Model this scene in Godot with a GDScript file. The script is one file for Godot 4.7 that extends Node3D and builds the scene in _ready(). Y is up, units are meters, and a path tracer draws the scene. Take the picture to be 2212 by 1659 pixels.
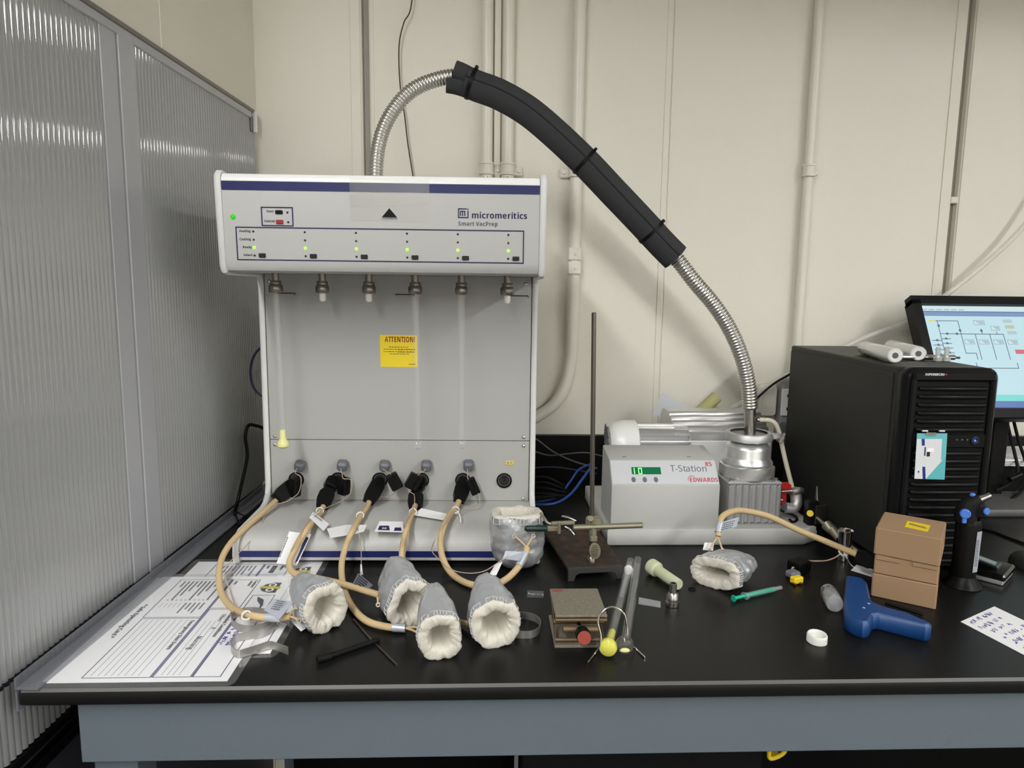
extends Node3D

var taken := {}
var M := {}
var font_plain: SystemFont
var font_bold: SystemFont
var rng := RandomNumberGenerator.new()
var wob := FastNoiseLite.new()


func _ready() -> void:
	rng.seed = 7
	wob.seed = 3
	wob.frequency = 1.0
	font_plain = SystemFont.new()
	font_plain.font_names = PackedStringArray(["Droid Sans"])
	font_bold = SystemFont.new()
	font_bold.font_names = PackedStringArray(["Droid Sans"])
	font_bold.font_weight = 700
	set_camera_and_light()
	ceiling_lights()
	make_materials()
	build_room()
	build_wall_pipes()
	build_partition()
	build_neighbours()
	build_bench()
	build_instrument()
	build_hose()
	build_pump_station()
	build_computer()
	build_mantles()
	build_stand()
	build_jack()
	build_papers()
	build_bench_items()
	build_right_side()
	build_cables()
	build_under_bench()


# ------------------------------------------------------------ camera, light

func set_camera_and_light() -> void:
	var cam := Camera3D.new()
	cam.name = "camera"
	cam.fov = 56.93
	cam.near = 0.02
	cam.far = 60.0
	cam.position = Vector3(0, 1.45, 1.976)
	cam.rotation_order = EULER_ORDER_YXZ
	cam.rotation_degrees = Vector3(-7.96, -2.4, 0.68)
	cam.current = true
	add_child(cam)
	var w := WorldEnvironment.new()
	w.name = "environment"
	var e := Environment.new()
	e.background_mode = Environment.BG_COLOR
	e.background_color = Color(0.02, 0.02, 0.02)
	e.tonemap_mode = Environment.TONE_MAPPER_LINEAR
	e.tonemap_exposure = 2.15
	e.sdfgi_enabled = true
	e.ssao_enabled = true
	e.ssil_enabled = true
	w.environment = e
	add_child(w)


# ------------------------------------------------------------ nodes

func numbered(n: String) -> String:
	if not taken.has(n):
		taken[n] = 0
		return n
	taken[n] += 1
	return "%s_%03d" % [n, taken[n]]


func tag(o: Node3D, label: String, category: String, group := "") -> void:
	o.set_meta("label", label)
	o.set_meta("category", category)
	if group != "":
		o.set_meta("group", group)


func thing(called: String, label: String, category: String, at := Vector3.ZERO, group := "", turn := 0.0) -> Node3D:
	var o := Node3D.new()
	o.name = numbered(called)
	o.position = at
	o.rotation.y = turn
	add_child(o)
	tag(o, label, category, group)
	return o


# A mesh given in room coordinates, hung under a thing that stands unturned at its base.
func part(root: Node3D, called: String, mesh: Mesh, mat: Material, label := "") -> MeshInstance3D:
	var o := loc(root, called, mesh, mat, label)
	if not root is MeshInstance3D:
		o.position = -root.position
	return o


# A mesh given in its parent's own axes.
func loc(root: Node3D, called: String, mesh: Mesh, mat: Material, label := "") -> MeshInstance3D:
	var o := MeshInstance3D.new()
	o.name = called
	o.mesh = mesh
	o.material_override = mat
	root.add_child(o, true)
	if label != "":
		o.set_meta("label", label)
	return o


func single(called: String, mesh: Mesh, mat: Material, label: String, category: String, group := "") -> MeshInstance3D:
	var o := MeshInstance3D.new()
	o.name = numbered(called)
	o.mesh = mesh
	o.material_override = mat
	add_child(o)
	tag(o, label, category, group)
	return o


func struct(called: String, mesh: Mesh, mat: Material) -> MeshInstance3D:
	var o := MeshInstance3D.new()
	o.name = numbered(called)
	o.mesh = mesh
	o.material_override = mat
	o.set_meta("kind", "structure")
	add_child(o)
	return o


# ------------------------------------------------------------ shapes

func S() -> SurfaceTool:
	var st := SurfaceTool.new()
	st.begin(Mesh.PRIMITIVE_TRIANGLES)
	return st


func fin(st: SurfaceTool) -> ArrayMesh:
	st.generate_normals()
	return st.commit()


func tri(st: SurfaceTool, a: Vector3, b: Vector3, c: Vector3, mid: Vector3) -> void:
	if (c - a).cross(b - a).dot((a + b + c) / 3.0 - mid) < 0.0:
		var t := b
		b = c
		c = t
	st.add_vertex(a)
	st.add_vertex(b)
	st.add_vertex(c)


func quad(st: SurfaceTool, a: Vector3, b: Vector3, c: Vector3, d: Vector3, mid: Vector3) -> void:
	tri(st, a, b, c, mid)
	tri(st, a, c, d, mid)


# Box with chamfered edges.
func bbox(st: SurfaceTool, c: Vector3, s: Vector3, bev := 0.0, B := Basis()) -> void:
	st.set_smooth_group(-1)
	var h := s / 2.0
	bev = minf(bev, minf(h.x, minf(h.y, h.z)) * 0.9)
	var P := func(sg: Vector3, ax: int) -> Vector3:
		var v := Vector3()
		for i in 3:
			v[i] = sg[i] * (h[i] if i == ax else h[i] - bev)
		return c + B * v
	for ax in 3:
		var u := (ax + 1) % 3
		var w := (ax + 2) % 3
		for sg in [-1.0, 1.0]:
			var q := []
			for k in [[-1, -1], [1, -1], [1, 1], [-1, 1]]:
				var g := Vector3()
				g[ax] = sg
				g[u] = k[0]
				g[w] = k[1]
				q.append(P.call(g, ax))
			quad(st, q[0], q[1], q[2], q[3], c)
	if bev <= 0.0:
		return
	for ax in 3:
		var u := (ax + 1) % 3
		var w := (ax + 2) % 3
		for su in [-1.0, 1.0]:
			for sw in [-1.0, 1.0]:
				var g0 := Vector3()
				g0[ax] = -1.0
				g0[u] = su
				g0[w] = sw
				var g1 := g0
				g1[ax] = 1.0
				quad(st, P.call(g0, u), P.call(g1, u), P.call(g1, w), P.call(g0, w), c)
	for sx in [-1.0, 1.0]:
		for sy in [-1.0, 1.0]:
			for sz in [-1.0, 1.0]:
				var g := Vector3(sx, sy, sz)
				tri(st, P.call(g, 0), P.call(g, 1), P.call(g, 2), c)


func box(c: Vector3, s: Vector3, bev := 0.0, B := Basis()) -> ArrayMesh:
	var st := S()
	bbox(st, c, s, bev, B)
	return fin(st)


# Slab between two opposite corners.
func span(a: Vector3, b: Vector3, bev := 0.0) -> ArrayMesh:
	return box((a + b) / 2.0, (b - a).abs(), bev)


# Thin sheet on four corners (in order round it), thickness along its normal; uv over the face.
func sheet(a: Vector3, b: Vector3, c: Vector3, d: Vector3, thick := 0.0006) -> ArrayMesh:
	var st := S()
	st.set_smooth_group(-1)
	var n := (b - a).cross(d - a).normalized()
	var mid := (a + b + c + d) / 4.0
	var o := n * thick / 2.0
	var uv := [Vector2(0, 1), Vector2(1, 1), Vector2(1, 0), Vector2(0, 0)]
	var p := [a, b, c, d]
	for s in [1.0, -1.0]:
		var t := [[0, 2, 1], [0, 3, 2]] if s > 0 else [[0, 1, 2], [0, 2, 3]]
		for f in t:
			for i in f:
				st.set_uv(uv[i] if s > 0 else Vector2(0.001, 0.001))
				st.add_vertex(p[i] + o * s)
	for i in 4:
		st.set_uv(Vector2(0.001, 0.001))
		quad(st, p[i] + o, p[(i + 1) % 4] + o, p[(i + 1) % 4] - o, p[i] - o, mid)
	return fin(st)


func catmull(p: Array, per: int) -> Array:
	var out := []
	for i in p.size() - 1:
		var a: Vector3 = p[maxi(i - 1, 0)]
		var b: Vector3 = p[i]
		var c: Vector3 = p[i + 1]
		var d: Vector3 = p[mini(i + 2, p.size() - 1)]
		for k in per:
			out.append(b.cubic_interpolate(c, a, d, float(k) / per))
	out.append(p[-1])
	return out


# Moving frames along a path: [side, up] for every point.
func frames(p: Array) -> Array:
	var out := []
	var up := Vector3.UP
	for i in p.size():
		var d: Vector3 = (p[mini(i + 1, p.size() - 1)] - p[maxi(i - 1, 0)]).normalized()
		if i == 0 and absf(d.dot(up)) > 0.9:
			up = Vector3.BACK
		var side := d.cross(up).normalized()
		up = side.cross(d).normalized()
		out.append([side, up, d])
	return out


func loft(st: SurfaceTool, rings: Array, closed := true, cap0 := false, cap1 := false) -> void:
	for i in rings.size() - 1:
		var a: Array = rings[i]
		var b: Array = rings[i + 1]
		var n := a.size()
		for k in (n if closed else n - 1):
			var j := (k + 1) % n
			st.add_vertex(a[k])
			st.add_vertex(b[k])
			st.add_vertex(a[j])
			st.add_vertex(a[j])
			st.add_vertex(b[k])
			st.add_vertex(b[j])
	for e in [[cap0, 0], [cap1, -1]]:
		if e[0]:
			st.set_smooth_group(-1)
			var r: Array = rings[e[1]]
			var mid := Vector3()
			for v in r:
				mid += v
			mid /= r.size()
			for k in r.size():
				var j := (k + 1) % r.size()
				if e[1] == 0:
					st.add_vertex(mid)
					st.add_vertex(r[k])
					st.add_vertex(r[j])
				else:
					st.add_vertex(mid)
					st.add_vertex(r[j])
					st.add_vertex(r[k])
			st.set_smooth_group(0)


func tubes(st: SurfaceTool, p: Array, r: Variant, sides := 10, caps := true) -> void:
	st.set_smooth_group(0)
	var f := frames(p)
	var rings := []
	for i in p.size():
		var ring := []
		var rad: float = r[i] if r is Array else r
		for k in sides:
			var a := TAU * k / sides
			ring.append(p[i] + (f[i][0] * cos(a) + f[i][1] * sin(a)) * rad)
		rings.append(ring)
	loft(st, rings, true, caps, caps)


func tube(p: Array, r: Variant, sides := 10, caps := true) -> ArrayMesh:
	var st := S()
	tubes(st, p, r, sides, caps)
	return fin(st)


func cord(p: Array, r: float, sides := 10, per := 6) -> ArrayMesh:
	return tube(catmull(p, per), r, sides)


# Turned shape: profile of [radius, height] along the axis of xf (its y).
func turn_into(st: SurfaceTool, prof: Array, xf := Transform3D(), sides := 32, squash := Vector2.ONE) -> void:
	var group := 1
	for i in prof.size() - 1:
		if i > 0:
			var d0 := Vector2(prof[i][0] - prof[i - 1][0], prof[i][1] - prof[i - 1][1])
			var d1 := Vector2(prof[i + 1][0] - prof[i][0], prof[i + 1][1] - prof[i][1])
			if absf(d0.angle_to(d1)) > 0.7:
				group += 1
		st.set_smooth_group(group)
		for k in sides:
			var q := []
			for e in [[i, k], [i + 1, k], [i, k + 1], [i + 1, k + 1]]:
				var a: float = TAU * float(e[1] % sides) / sides
				q.append(xf * Vector3(prof[e[0]][0] * cos(a) * squash.x, prof[e[0]][1], prof[e[0]][0] * sin(a) * squash.y))
			st.add_vertex(q[0])
			st.add_vertex(q[2])
			st.add_vertex(q[1])
			st.add_vertex(q[2])
			st.add_vertex(q[3])
			st.add_vertex(q[1])
	st.set_smooth_group(0)


func turned(prof: Array, xf := Transform3D(), sides := 32, squash := Vector2.ONE) -> ArrayMesh:
	var st := S()
	turn_into(st, prof, xf, sides, squash)
	return fin(st)


func cyl_into(st: SurfaceTool, a: Vector3, b: Vector3, r: float, sides := 20, bev := 0.0) -> void:
	var h := (b - a).length()
	turn_into(st, [[0.0, 0.0], [r - bev, 0.0], [r, bev], [r, h - bev], [r - bev, h], [0.0, h]] if bev > 0.0 else [[0.0, 0.0], [r, 0.0], [r, h], [0.0, h]], along(a, b), sides)


func cyl(a: Vector3, b: Vector3, r: float, sides := 20, bev := 0.0) -> ArrayMesh:
	var st := S()
	cyl_into(st, a, b, r, sides, bev)
	return fin(st)


# Frame at a whose y axis points to b.
func along(a: Vector3, b: Vector3) -> Transform3D:
	var y := (b - a).normalized()
	var x := y.cross(Vector3.BACK if absf(y.z) < 0.9 else Vector3.UP).normalized()
	return Transform3D(Basis(x, y, x.cross(y)), a)


# Outline in the xy plane of xf pushed along its z by depth (both ways from 0 to depth), edges rounded by bev.
func pushed_into(st: SurfaceTool, poly: Array, depth: float, xf: Transform3D, bev := 0.0) -> void:
	var p := PackedVector2Array(poly)
	if Geometry2D.is_polygon_clockwise(p):
		p.reverse()
	var n := p.size()
	var inset := PackedVector2Array()
	for i in n:
		var e0 := (p[i] - p[(i + n - 1) % n]).normalized()
		var e1 := (p[(i + 1) % n] - p[i]).normalized()
		var m := (Vector2(-e0.y, e0.x) + Vector2(-e1.y, e1.x)).normalized()
		inset.append(p[i] + m * bev / maxf(0.5, m.dot(Vector2(-e1.y, e1.x))))
	var ids := Geometry2D.triangulate_polygon(inset if bev > 0.0 else p)
	st.set_smooth_group(-1)
	var face := inset if bev > 0.0 else p
	for i in range(0, ids.size(), 3):
		for w in [[depth, [0, 2, 1]], [0.0, [0, 1, 2]]]:
			var f: Array = w[1]
			var a := Vector3(face[ids[i + f[0]]].x, face[ids[i + f[0]]].y, w[0])
			var b := Vector3(face[ids[i + f[1]]].x, face[ids[i + f[1]]].y, w[0])
			var c := Vector3(face[ids[i + f[2]]].x, face[ids[i + f[2]]].y, w[0])
			var up := 1.0 if w[0] > depth / 2.0 else -1.0
			if (c - a).cross(b - a).z * up < 0.0:
				var t := b
				b = c
				c = t
			for v in [a, b, c]:
				st.add_vertex(xf * v)
	var rows := [[p, bev], [p, depth - bev]] if bev <= 0.0 else [[inset, 0.0], [p, bev], [p, depth - bev], [inset, depth]]
	var groups := []
	var g := 2
	for i in n:
		var e0 := (p[i] - p[(i + n - 1) % n]).normalized()
		var e1 := (p[(i + 1) % n] - p[i]).normalized()
		if absf(e0.angle_to(e1)) > 0.6:
			g += 1
		groups.append(g)
	for r in rows.size() - 1:
		for i in n:
			var j := (i + 1) % n
			st.set_smooth_group(groups[i])
			var a: Vector2 = rows[r][0][i]
			var b: Vector2 = rows[r][0][j]
			var c: Vector2 = rows[r + 1][0][j]
			var d: Vector2 = rows[r + 1][0][i]
			var A := xf * Vector3(a.x, a.y, rows[r][1])
			var B := xf * Vector3(b.x, b.y, rows[r][1])
			var C := xf * Vector3(c.x, c.y, rows[r + 1][1])
			var D := xf * Vector3(d.x, d.y, rows[r + 1][1])
			for v in [A, C, B, A, D, C]:
				st.add_vertex(v)
	st.set_smooth_group(0)


func pushed(poly: Array, depth: float, xf := Transform3D(), bev := 0.0) -> ArrayMesh:
	var st := S()
	pushed_into(st, poly, depth, xf, bev)
	return fin(st)


# Profile in the (z, y) plane pushed along x from x0 to x1.
func side_push(poly_zy: Array, x0: float, x1: float, bev := 0.0) -> ArrayMesh:
	return pushed(poly_zy, x1 - x0, Transform3D(Basis(Vector3(0, 0, 1), Vector3(0, 1, 0), Vector3(1, 0, 0)), Vector3(x0, 0, 0)), bev)


func rrect(w: float, h: float, r: float, n := 5, at := Vector2.ZERO) -> Array:
	var out := []
	for c in [[1, 1, 0], [-1, 1, 1], [-1, -1, 2], [1, -1, 3]]:
		for k in n + 1:
			var a: float = (c[2] + float(k) / n) * PI / 2.0
			out.append(at + Vector2(c[0] * (w / 2 - r) + cos(a) * r, c[1] * (h / 2 - r) + sin(a) * r))
	return out


func circle(r: float, n := 24, at := Vector2.ZERO) -> Array:
	var out := []
	for k in n:
		out.append(at + Vector2(cos(TAU * k / n), sin(TAU * k / n)) * r)
	return out


# Frame of thin bars round a rectangle in the xy plane of xf.
func outline(w: float, h: float, line: float, thick: float, xf: Transform3D) -> ArrayMesh:
	var st := S()
	for e in [[Vector3(0, h / 2, 0), Vector3(w + line, line, thick)], [Vector3(0, -h / 2, 0), Vector3(w + line, line, thick)], [Vector3(w / 2, 0, 0), Vector3(line, h, thick)], [Vector3(-w / 2, 0, 0), Vector3(line, h, thick)]]:
		bbox(st, xf * e[0], e[1], 0.0, xf.basis)
	return fin(st)


# Flat lettering of a given width, centred at a point.
func words(root: Node3D, s: String, width: float, at: Vector3, right: Vector3, up: Vector3, mat: Material, bold := false, called := "lettering", local := false, tall := 1.0) -> MeshInstance3D:
	var t := TextMesh.new()
	t.font = font_bold if bold else font_plain
	t.font_size = 32
	t.pixel_size = 0.01
	t.curve_step = 2.0
	t.depth = 0.02
	t.text = s
	var k := width / t.get_aabb().size.x
	right = right.normalized()
	up = up.normalized()
	var o := MeshInstance3D.new()
	o.name = called
	o.mesh = t
	o.material_override = mat
	root.add_child(o, true)
	o.transform = Transform3D(Basis(right * k, up * k * tall, right.cross(up) * 0.012), at)
	if not local and not root is MeshInstance3D:
		o.position -= root.position
	return o


# ------------------------------------------------------------ materials

func mt(key: String, c: Color, rough: float, metal := 0.0) -> StandardMaterial3D:
	var m := StandardMaterial3D.new()
	m.resource_name = key
	m.albedo_color = c
	m.roughness = rough
	m.metallic = metal
	M[key] = m
	return m


func clear(key: String, c: Color, rough := 0.03) -> StandardMaterial3D:
	var m := mt(key, c, rough)
	m.transparency = BaseMaterial3D.TRANSPARENCY_ALPHA
	return m


func glow(key: String, c: Color, e: float) -> StandardMaterial3D:
	var m := mt(key, c, 0.3)
	m.emission_enabled = true
	m.emission = c
	m.emission_energy_multiplier = e
	return m


func noise_tex(freq: float, normal: bool, size := 512, strength := 4.0, ramp: Gradient = null, kind := FastNoiseLite.TYPE_SIMPLEX_SMOOTH) -> NoiseTexture2D:
	var n := FastNoiseLite.new()
	n.seed = int(freq * 1000.0) + 5
	n.frequency = freq
	n.noise_type = kind
	n.fractal_octaves = 4
	var t := NoiseTexture2D.new()
	t.width = size
	t.height = size
	t.seamless = true
	t.noise = n
	t.as_normal_map = normal
	t.bump_strength = strength
	if ramp:
		t.color_ramp = ramp
	return t


func bumpy(m: StandardMaterial3D, tex: Texture2D, scale: float, per_metre: float) -> void:
	m.normal_enabled = true
	m.normal_texture = tex
	m.normal_scale = scale
	m.uv1_triplanar = true
	m.uv1_world_triplanar = true
	m.uv1_scale = Vector3.ONE * per_metre


func tinted(m: StandardMaterial3D, tex: Texture2D, per_metre: float) -> void:
	m.albedo_texture = tex
	m.uv1_triplanar = true
	m.uv1_world_triplanar = true
	m.uv1_scale = Vector3.ONE * per_metre


func weave_tex() -> ImageTexture:
	# ribbed knit: rows of small loops
	var im := Image.create(128, 128, false, Image.FORMAT_RGB8)
	for y in 128:
		for x in 128:
			var v := 0.5 + 0.3 * sin(TAU * x / 8.0) + 0.2 * sin(TAU * (y + (4 if (x / 8) % 2 == 0 else 0)) / 8.0)
			im.set_pixel(x, y, Color(v, v, v))
	im.bump_map_to_normal_map(3.0)
	return ImageTexture.create_from_image(im)


func grad(stops: Array) -> Gradient:
	var g := Gradient.new()
	var o := PackedFloat32Array()
	var c := PackedColorArray()
	for s in stops:
		o.append(s[0])
		c.append(s[1])
	g.offsets = o
	g.colors = c
	return g


func make_materials() -> void:
	var peel := noise_tex(0.06, true, 512, 3.0)
	var grain := noise_tex(0.15, true, 512, 4.0)
	var folds := noise_tex(0.012, true, 512, 8.0)
	bumpy(mt("wall", Color(0.92, 0.905, 0.85), 0.5), peel, 0.25, 6.0)
	bumpy(mt("pipe", Color(0.92, 0.905, 0.855), 0.35), peel, 0.2, 8.0)
	mt("slot", Color(0.62, 0.6, 0.56), 0.5)
	mt("ceiling", Color(0.88, 0.88, 0.86), 0.9)
	mt("floor", Color(0.24, 0.23, 0.25), 0.45)
	var top := mt("bench_top", Color(1, 1, 1), 0.34)
	tinted(top, noise_tex(0.35, false, 1024, 4.0, grad([[0.0, Color(0.075, 0.075, 0.074)], [0.5, Color(0.09, 0.09, 0.088)], [0.78, Color(0.105, 0.104, 0.1)], [1.0, Color(0.16, 0.157, 0.15)]])), 3.0)
	bumpy(mt("bench_frame", Color(0.38, 0.42, 0.445), 0.45), grain, 0.15, 10.0)
	mt("housing", Color(0.86, 0.86, 0.85), 0.38)
	bumpy(mt("housing_grey", Color(0.72, 0.72, 0.705), 0.5), grain, 0.12, 14.0)
	mt("panel_grey", Color(0.68, 0.68, 0.665), 0.42)
	mt("navy", Color(0.1, 0.13, 0.36), 0.4)
	mt("ink_navy", Color(0.09, 0.08, 0.3), 0.6)
	mt("ink_violet", Color(0.3, 0.24, 0.58), 0.6)
	mt("ink", Color(0.09, 0.09, 0.1), 0.6)
	mt("ink_grey", Color(0.35, 0.35, 0.37), 0.6)
	mt("black", Color(0.055, 0.055, 0.055), 0.4)
	mt("black_gloss", Color(0.04, 0.04, 0.04), 0.12)
	mt("black_rubber", Color(0.075, 0.075, 0.078), 0.6)
	mt("button", Color(0.18, 0.18, 0.18), 0.5)
	mt("red_button", Color(0.6, 0.13, 0.16), 0.5)
	mt("dark_lens", Color(0.2, 0.06, 0.06), 0.25)
	mt("brown_lens", Color(0.25, 0.2, 0.17), 0.25)
	glow("led_lime", Color(0.58, 0.9, 0.25), 0.65)
	glow("led_green", Color(0.12, 0.55, 0.08), 0.7)
	mt("steel", Color(0.72, 0.71, 0.69), 0.28, 1.0)
	mt("spring_steel", Color(0.7, 0.69, 0.67), 0.36, 0.75)
	mt("steel_dark", Color(0.48, 0.46, 0.43), 0.32, 1.0)
	mt("chrome", Color(0.86, 0.85, 0.83), 0.1, 1.0)
	bumpy(mt("alu", Color(0.88, 0.88, 0.88), 0.32, 0.85), grain, 0.2, 20.0)
	bumpy(mt("alu_cast", Color(0.78, 0.78, 0.78), 0.42, 0.75), grain, 0.5, 25.0)
	mt("bellows", Color(0.8, 0.79, 0.765), 0.34, 1.0)
	bumpy(mt("foam", Color(0.23, 0.23, 0.235), 0.85), grain, 0.9, 30.0)
	clear("glass", Color(0.97, 0.98, 0.98, 0.03))
	clear("plastic_clear", Color(0.92, 0.93, 0.94, 0.16), 0.1)
	clear("tape", Color(0.85, 0.85, 0.83, 0.05), 0.12)
	clear("laminate", Color(0.95, 0.95, 0.95, 0.04), 0.1)
	clear("tubing", Color(0.92, 0.91, 0.88, 0.45), 0.12)
	clear("edge_guard", Color(0.52, 0.53, 0.56, 0.45), 0.15)
	var fl := clear("fluted", Color(0.79, 0.795, 0.8, 0.55), 0.05)
	fl.metallic_specular = 1.0
	fl.clearcoat_enabled = true
	fl.clearcoat = 1.0
	fl.clearcoat_roughness = 0.04
	mt("far_skin", Color(0.85, 0.855, 0.86), 0.3)
	mt("web", Color(0.87, 0.875, 0.88), 0.3)
	clear("stile", Color(0.84, 0.845, 0.865, 0.6), 0.2)
	mt("rail", Color(0.5, 0.49, 0.47), 0.4, 0.3)
	mt("yellow", Color(0.93, 0.81, 0.15), 0.6)
	mt("jack_yellow", Color(0.85, 0.76, 0.4), 0.5)
	mt("port_steel", Color(0.6, 0.575, 0.54), 0.36, 1.0)
	mt("yellow_powder", Color(0.86, 0.84, 0.3), 0.95)
	mt("pale_powder", Color(0.93, 0.92, 0.62), 0.95)
	mt("red_ink", Color(0.55, 0.08, 0.06), 0.6)
	mt("red_logo", Color(0.75, 0.2, 0.22), 0.6)
	var cover := mt("mantle_cover", Color(0.76, 0.77, 0.785), 0.3, 0.5)
	bumpy(cover, folds, 0.55, 9.0)
	bumpy(mt("mantle_thread", Color(0.8, 0.8, 0.79), 0.8), grain, 0.4, 40.0)
	var lin := mt("mantle_lining", Color(0.85, 0.83, 0.78), 0.95)
	bumpy(lin, weave_tex(), 1.0, 40.0)
	bumpy(mt("cord_sleeve", Color(0.8, 0.7, 0.53), 0.75), grain, 0.5, 60.0)
	mt("wire_pale", Color(0.75, 0.66, 0.58), 0.6)
	mt("wire_brown", Color(0.3, 0.17, 0.13), 0.5)
	mt("grey_plug", Color(0.42, 0.43, 0.46), 0.5)
	mt("paper", Color(0.93, 0.93, 0.93), 0.8)
	mt("foil_label", Color(0.72, 0.74, 0.78), 0.35, 0.2)
	mt("white_plastic", Color(0.93, 0.925, 0.9), 0.35)
	mt("white_paint", Color(0.93, 0.93, 0.92), 0.3)
	mt("green_rubber", Color(0.76, 0.78, 0.64), 0.6)
	mt("green_dark", Color(0.05, 0.17, 0.14), 0.45)
	mt("green_roll", Color(0.67, 0.66, 0.46), 0.8)
	mt("teal", Color(0.1, 0.68, 0.55), 0.3)
	bumpy(mt("blue_gun", Color(0.07, 0.25, 0.47), 0.42), grain, 0.2, 20.0)
	mt("blue_light", Color(0.3, 0.5, 0.85), 0.4)
	mt("blue_cable", Color(0.14, 0.3, 0.6), 0.45)
	mt("navy_cable", Color(0.06, 0.08, 0.2), 0.5)
	mt("grey_cable", Color(0.32, 0.32, 0.32), 0.5)
	mt("turquoise", Color(0.4, 0.72, 0.74), 0.4)
	mt("red_paint", Color(0.68, 0.1, 0.1), 0.45)
	mt("braid", Color(0.8, 0.78, 0.7), 0.6)
	mt("brass", Color(0.62, 0.48, 0.28), 0.35, 0.9)
	mt("tower_side", Color(0.19, 0.19, 0.18), 0.45)
	mt("tower_front", Color(0.075, 0.075, 0.08), 0.38)
	var board := mt("cardboard", Color(1, 1, 1), 0.85)
	tinted(board, noise_tex(0.2, false, 512, 4.0, grad([[0.0, Color(0.58, 0.46, 0.34)], [0.5, Color(0.63, 0.51, 0.385)], [1.0, Color(0.69, 0.57, 0.45)]])), 12.0)
	var iron := mt("cast_iron", Color(1, 1, 1), 0.55)
	tinted(iron, noise_tex(0.02, false, 512, 4.0, grad([[0.0, Color(0.15, 0.13, 0.115)], [0.5, Color(0.2, 0.17, 0.145)], [0.62, Color(0.27, 0.2, 0.15)], [1.0, Color(0.32, 0.22, 0.15)]])), 3.0)
	mt("iron_front", Color(0.2, 0.2, 0.2), 0.5)
	var jack := mt("jack_plate", Color(1, 1, 1), 0.42, 0.35)
	tinted(jack, noise_tex(0.03, false, 512, 4.0, grad([[0.0, Color(0.47, 0.45, 0.39)], [0.5, Color(0.52, 0.5, 0.44)], [1.0, Color(0.57, 0.55, 0.49)]])), 8.0)
	mt("jack_metal", Color(0.5, 0.42, 0.32), 0.4, 0.6)
	mt("zinc", Color(0.66, 0.64, 0.56), 0.4, 0.8)
	mt("monitor_base", Color(0.36, 0.36, 0.36), 0.5)
	mt("olive", Color(0.5, 0.44, 0.1), 0.6)
	clear("frosted", Color(0.8, 0.8, 0.79, 0.6), 0.22)
	mt("box_grey", Color(0.6, 0.6, 0.6), 0.45)
	for k in ["bench_top", "black", "black_rubber", "tower_side", "tower_front", "foam", "button", "cast_iron"]:
		M[k].metallic_specular = 0.3


# ------------------------------------------------------------ room

func ceiling_lights() -> void:
	var diffuser := glow("lamp_diffuser", Color(0.99, 0.99, 0.99), 2.2)
	var white := mt("fixture_white", Color(0.9, 0.9, 0.9), 0.5)
	for at in [Vector3(-0.75, 2.735, 2.85), Vector3(2.3, 2.735, 2.85), Vector3(5.3, 2.735, 2.85), Vector3(-0.75, 2.735, 5.4), Vector3(2.3, 2.735, 5.4), Vector3(5.3, 2.735, 5.4)]:
		var t := thing("ceiling_light", "long white fluorescent strip light on the ceiling", "light", at, "ceiling strip lights")
		loc(t, "frame", outline(0.2, 2.44, 0.03, 0.03, Transform3D(Basis(Vector3.RIGHT, -PI / 2), Vector3.ZERO)), white)
		loc(t, "light_diffuser", box(Vector3(0, 0.004, 0), Vector3(0.16, 0.008, 2.4)), diffuser)
		var l := AreaLight3D.new()
		l.name = "panel_lamp"
		l.area_size = Vector2(0.16, 2.4)
		l.area_normalize_energy = true
		l.light_energy = 2.9
		l.light_color = Color(0.99, 0.99, 0.99)
		l.area_range = 20.0
		l.shadow_enabled = true
		l.rotation.x = -PI / 2
		l.position = Vector3(0, -0.003, 0)
		t.add_child(l)


func build_room() -> void:
	struct("floor", span(Vector3(-4.0, -0.1, -0.3), Vector3(7.1, 0.0, 7.0)), M.floor)
	struct("ceiling", span(Vector3(-4.0, 2.75, -0.3), Vector3(7.1, 2.85, 7.0)), M.ceiling)
	struct("wall_right", span(Vector3(6.9, 0.0, -0.1), Vector3(7.0, 2.75, 6.9)), M.wall)
	struct("wall_front", span(Vector3(-3.9, 0.0, 6.8), Vector3(7.0, 2.75, 6.9)), M.wall)
	struct("wall_far_left", span(Vector3(-3.9, 0.0, -0.1), Vector3(-3.8, 2.75, 6.9)), M.wall)
	# back wall: panels on a backing, with open strut slots and a hairline joint between them
	var back := struct("wall_back", span(Vector3(-3.9, 0.0, -0.15), Vector3(7.0, 2.75, -0.018)), M.slot)
	var cuts := [[-3.9, -0.322], [-0.303, 0.5027], [0.5033, 1.302], [1.321, 7.0]]
	for c in cuts:
		loc(back, "wall_panel", span(Vector3(c[0], 0.0, -0.02), Vector3(c[1], 2.75, 0.0), 0.002), M.wall)
	# raised cover strips beside the slots
	for x in [[-0.352, -0.326], [-0.299, -0.291], [1.27, 1.299], [1.324, 1.336]]:
		loc(back, "cover_strip", span(Vector3(x[0], 0.0, -0.001), Vector3(x[1], 2.75, 0.003), 0.001), M.wall)
	loc(back, "cover_strip", span(Vector3(0.485, 0.0, -0.001), Vector3(0.5, 2.75, 0.0022), 0.001), M.wall)
	loc(back, "slot_clip", box(Vector3(1.3115, 1.699, -0.004), Vector3(0.02, 0.018, 0.012), 0.002), M.wall)
	# soffit above the partition
	var sof := struct("wall_soffit", side_push([Vector2(-0.03, 1.888), Vector2(0.53, 1.888), Vector2(0.53, 2.75), Vector2(-0.03, 2.75)], -0.78, -0.6), M.wall)
	sof.position = Vector3(0.0, 0.0, 0.0)
	sof.rotation.y = -0.048
	var sof2 := struct("wall_soffit_end", side_push([Vector2(0.53, 1.888), Vector2(1.45, 1.888), Vector2(1.45, 2.75), Vector2(0.53, 2.75)], -0.78, -0.6012), M.wall)
	sof2.rotation.y = -0.048


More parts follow.
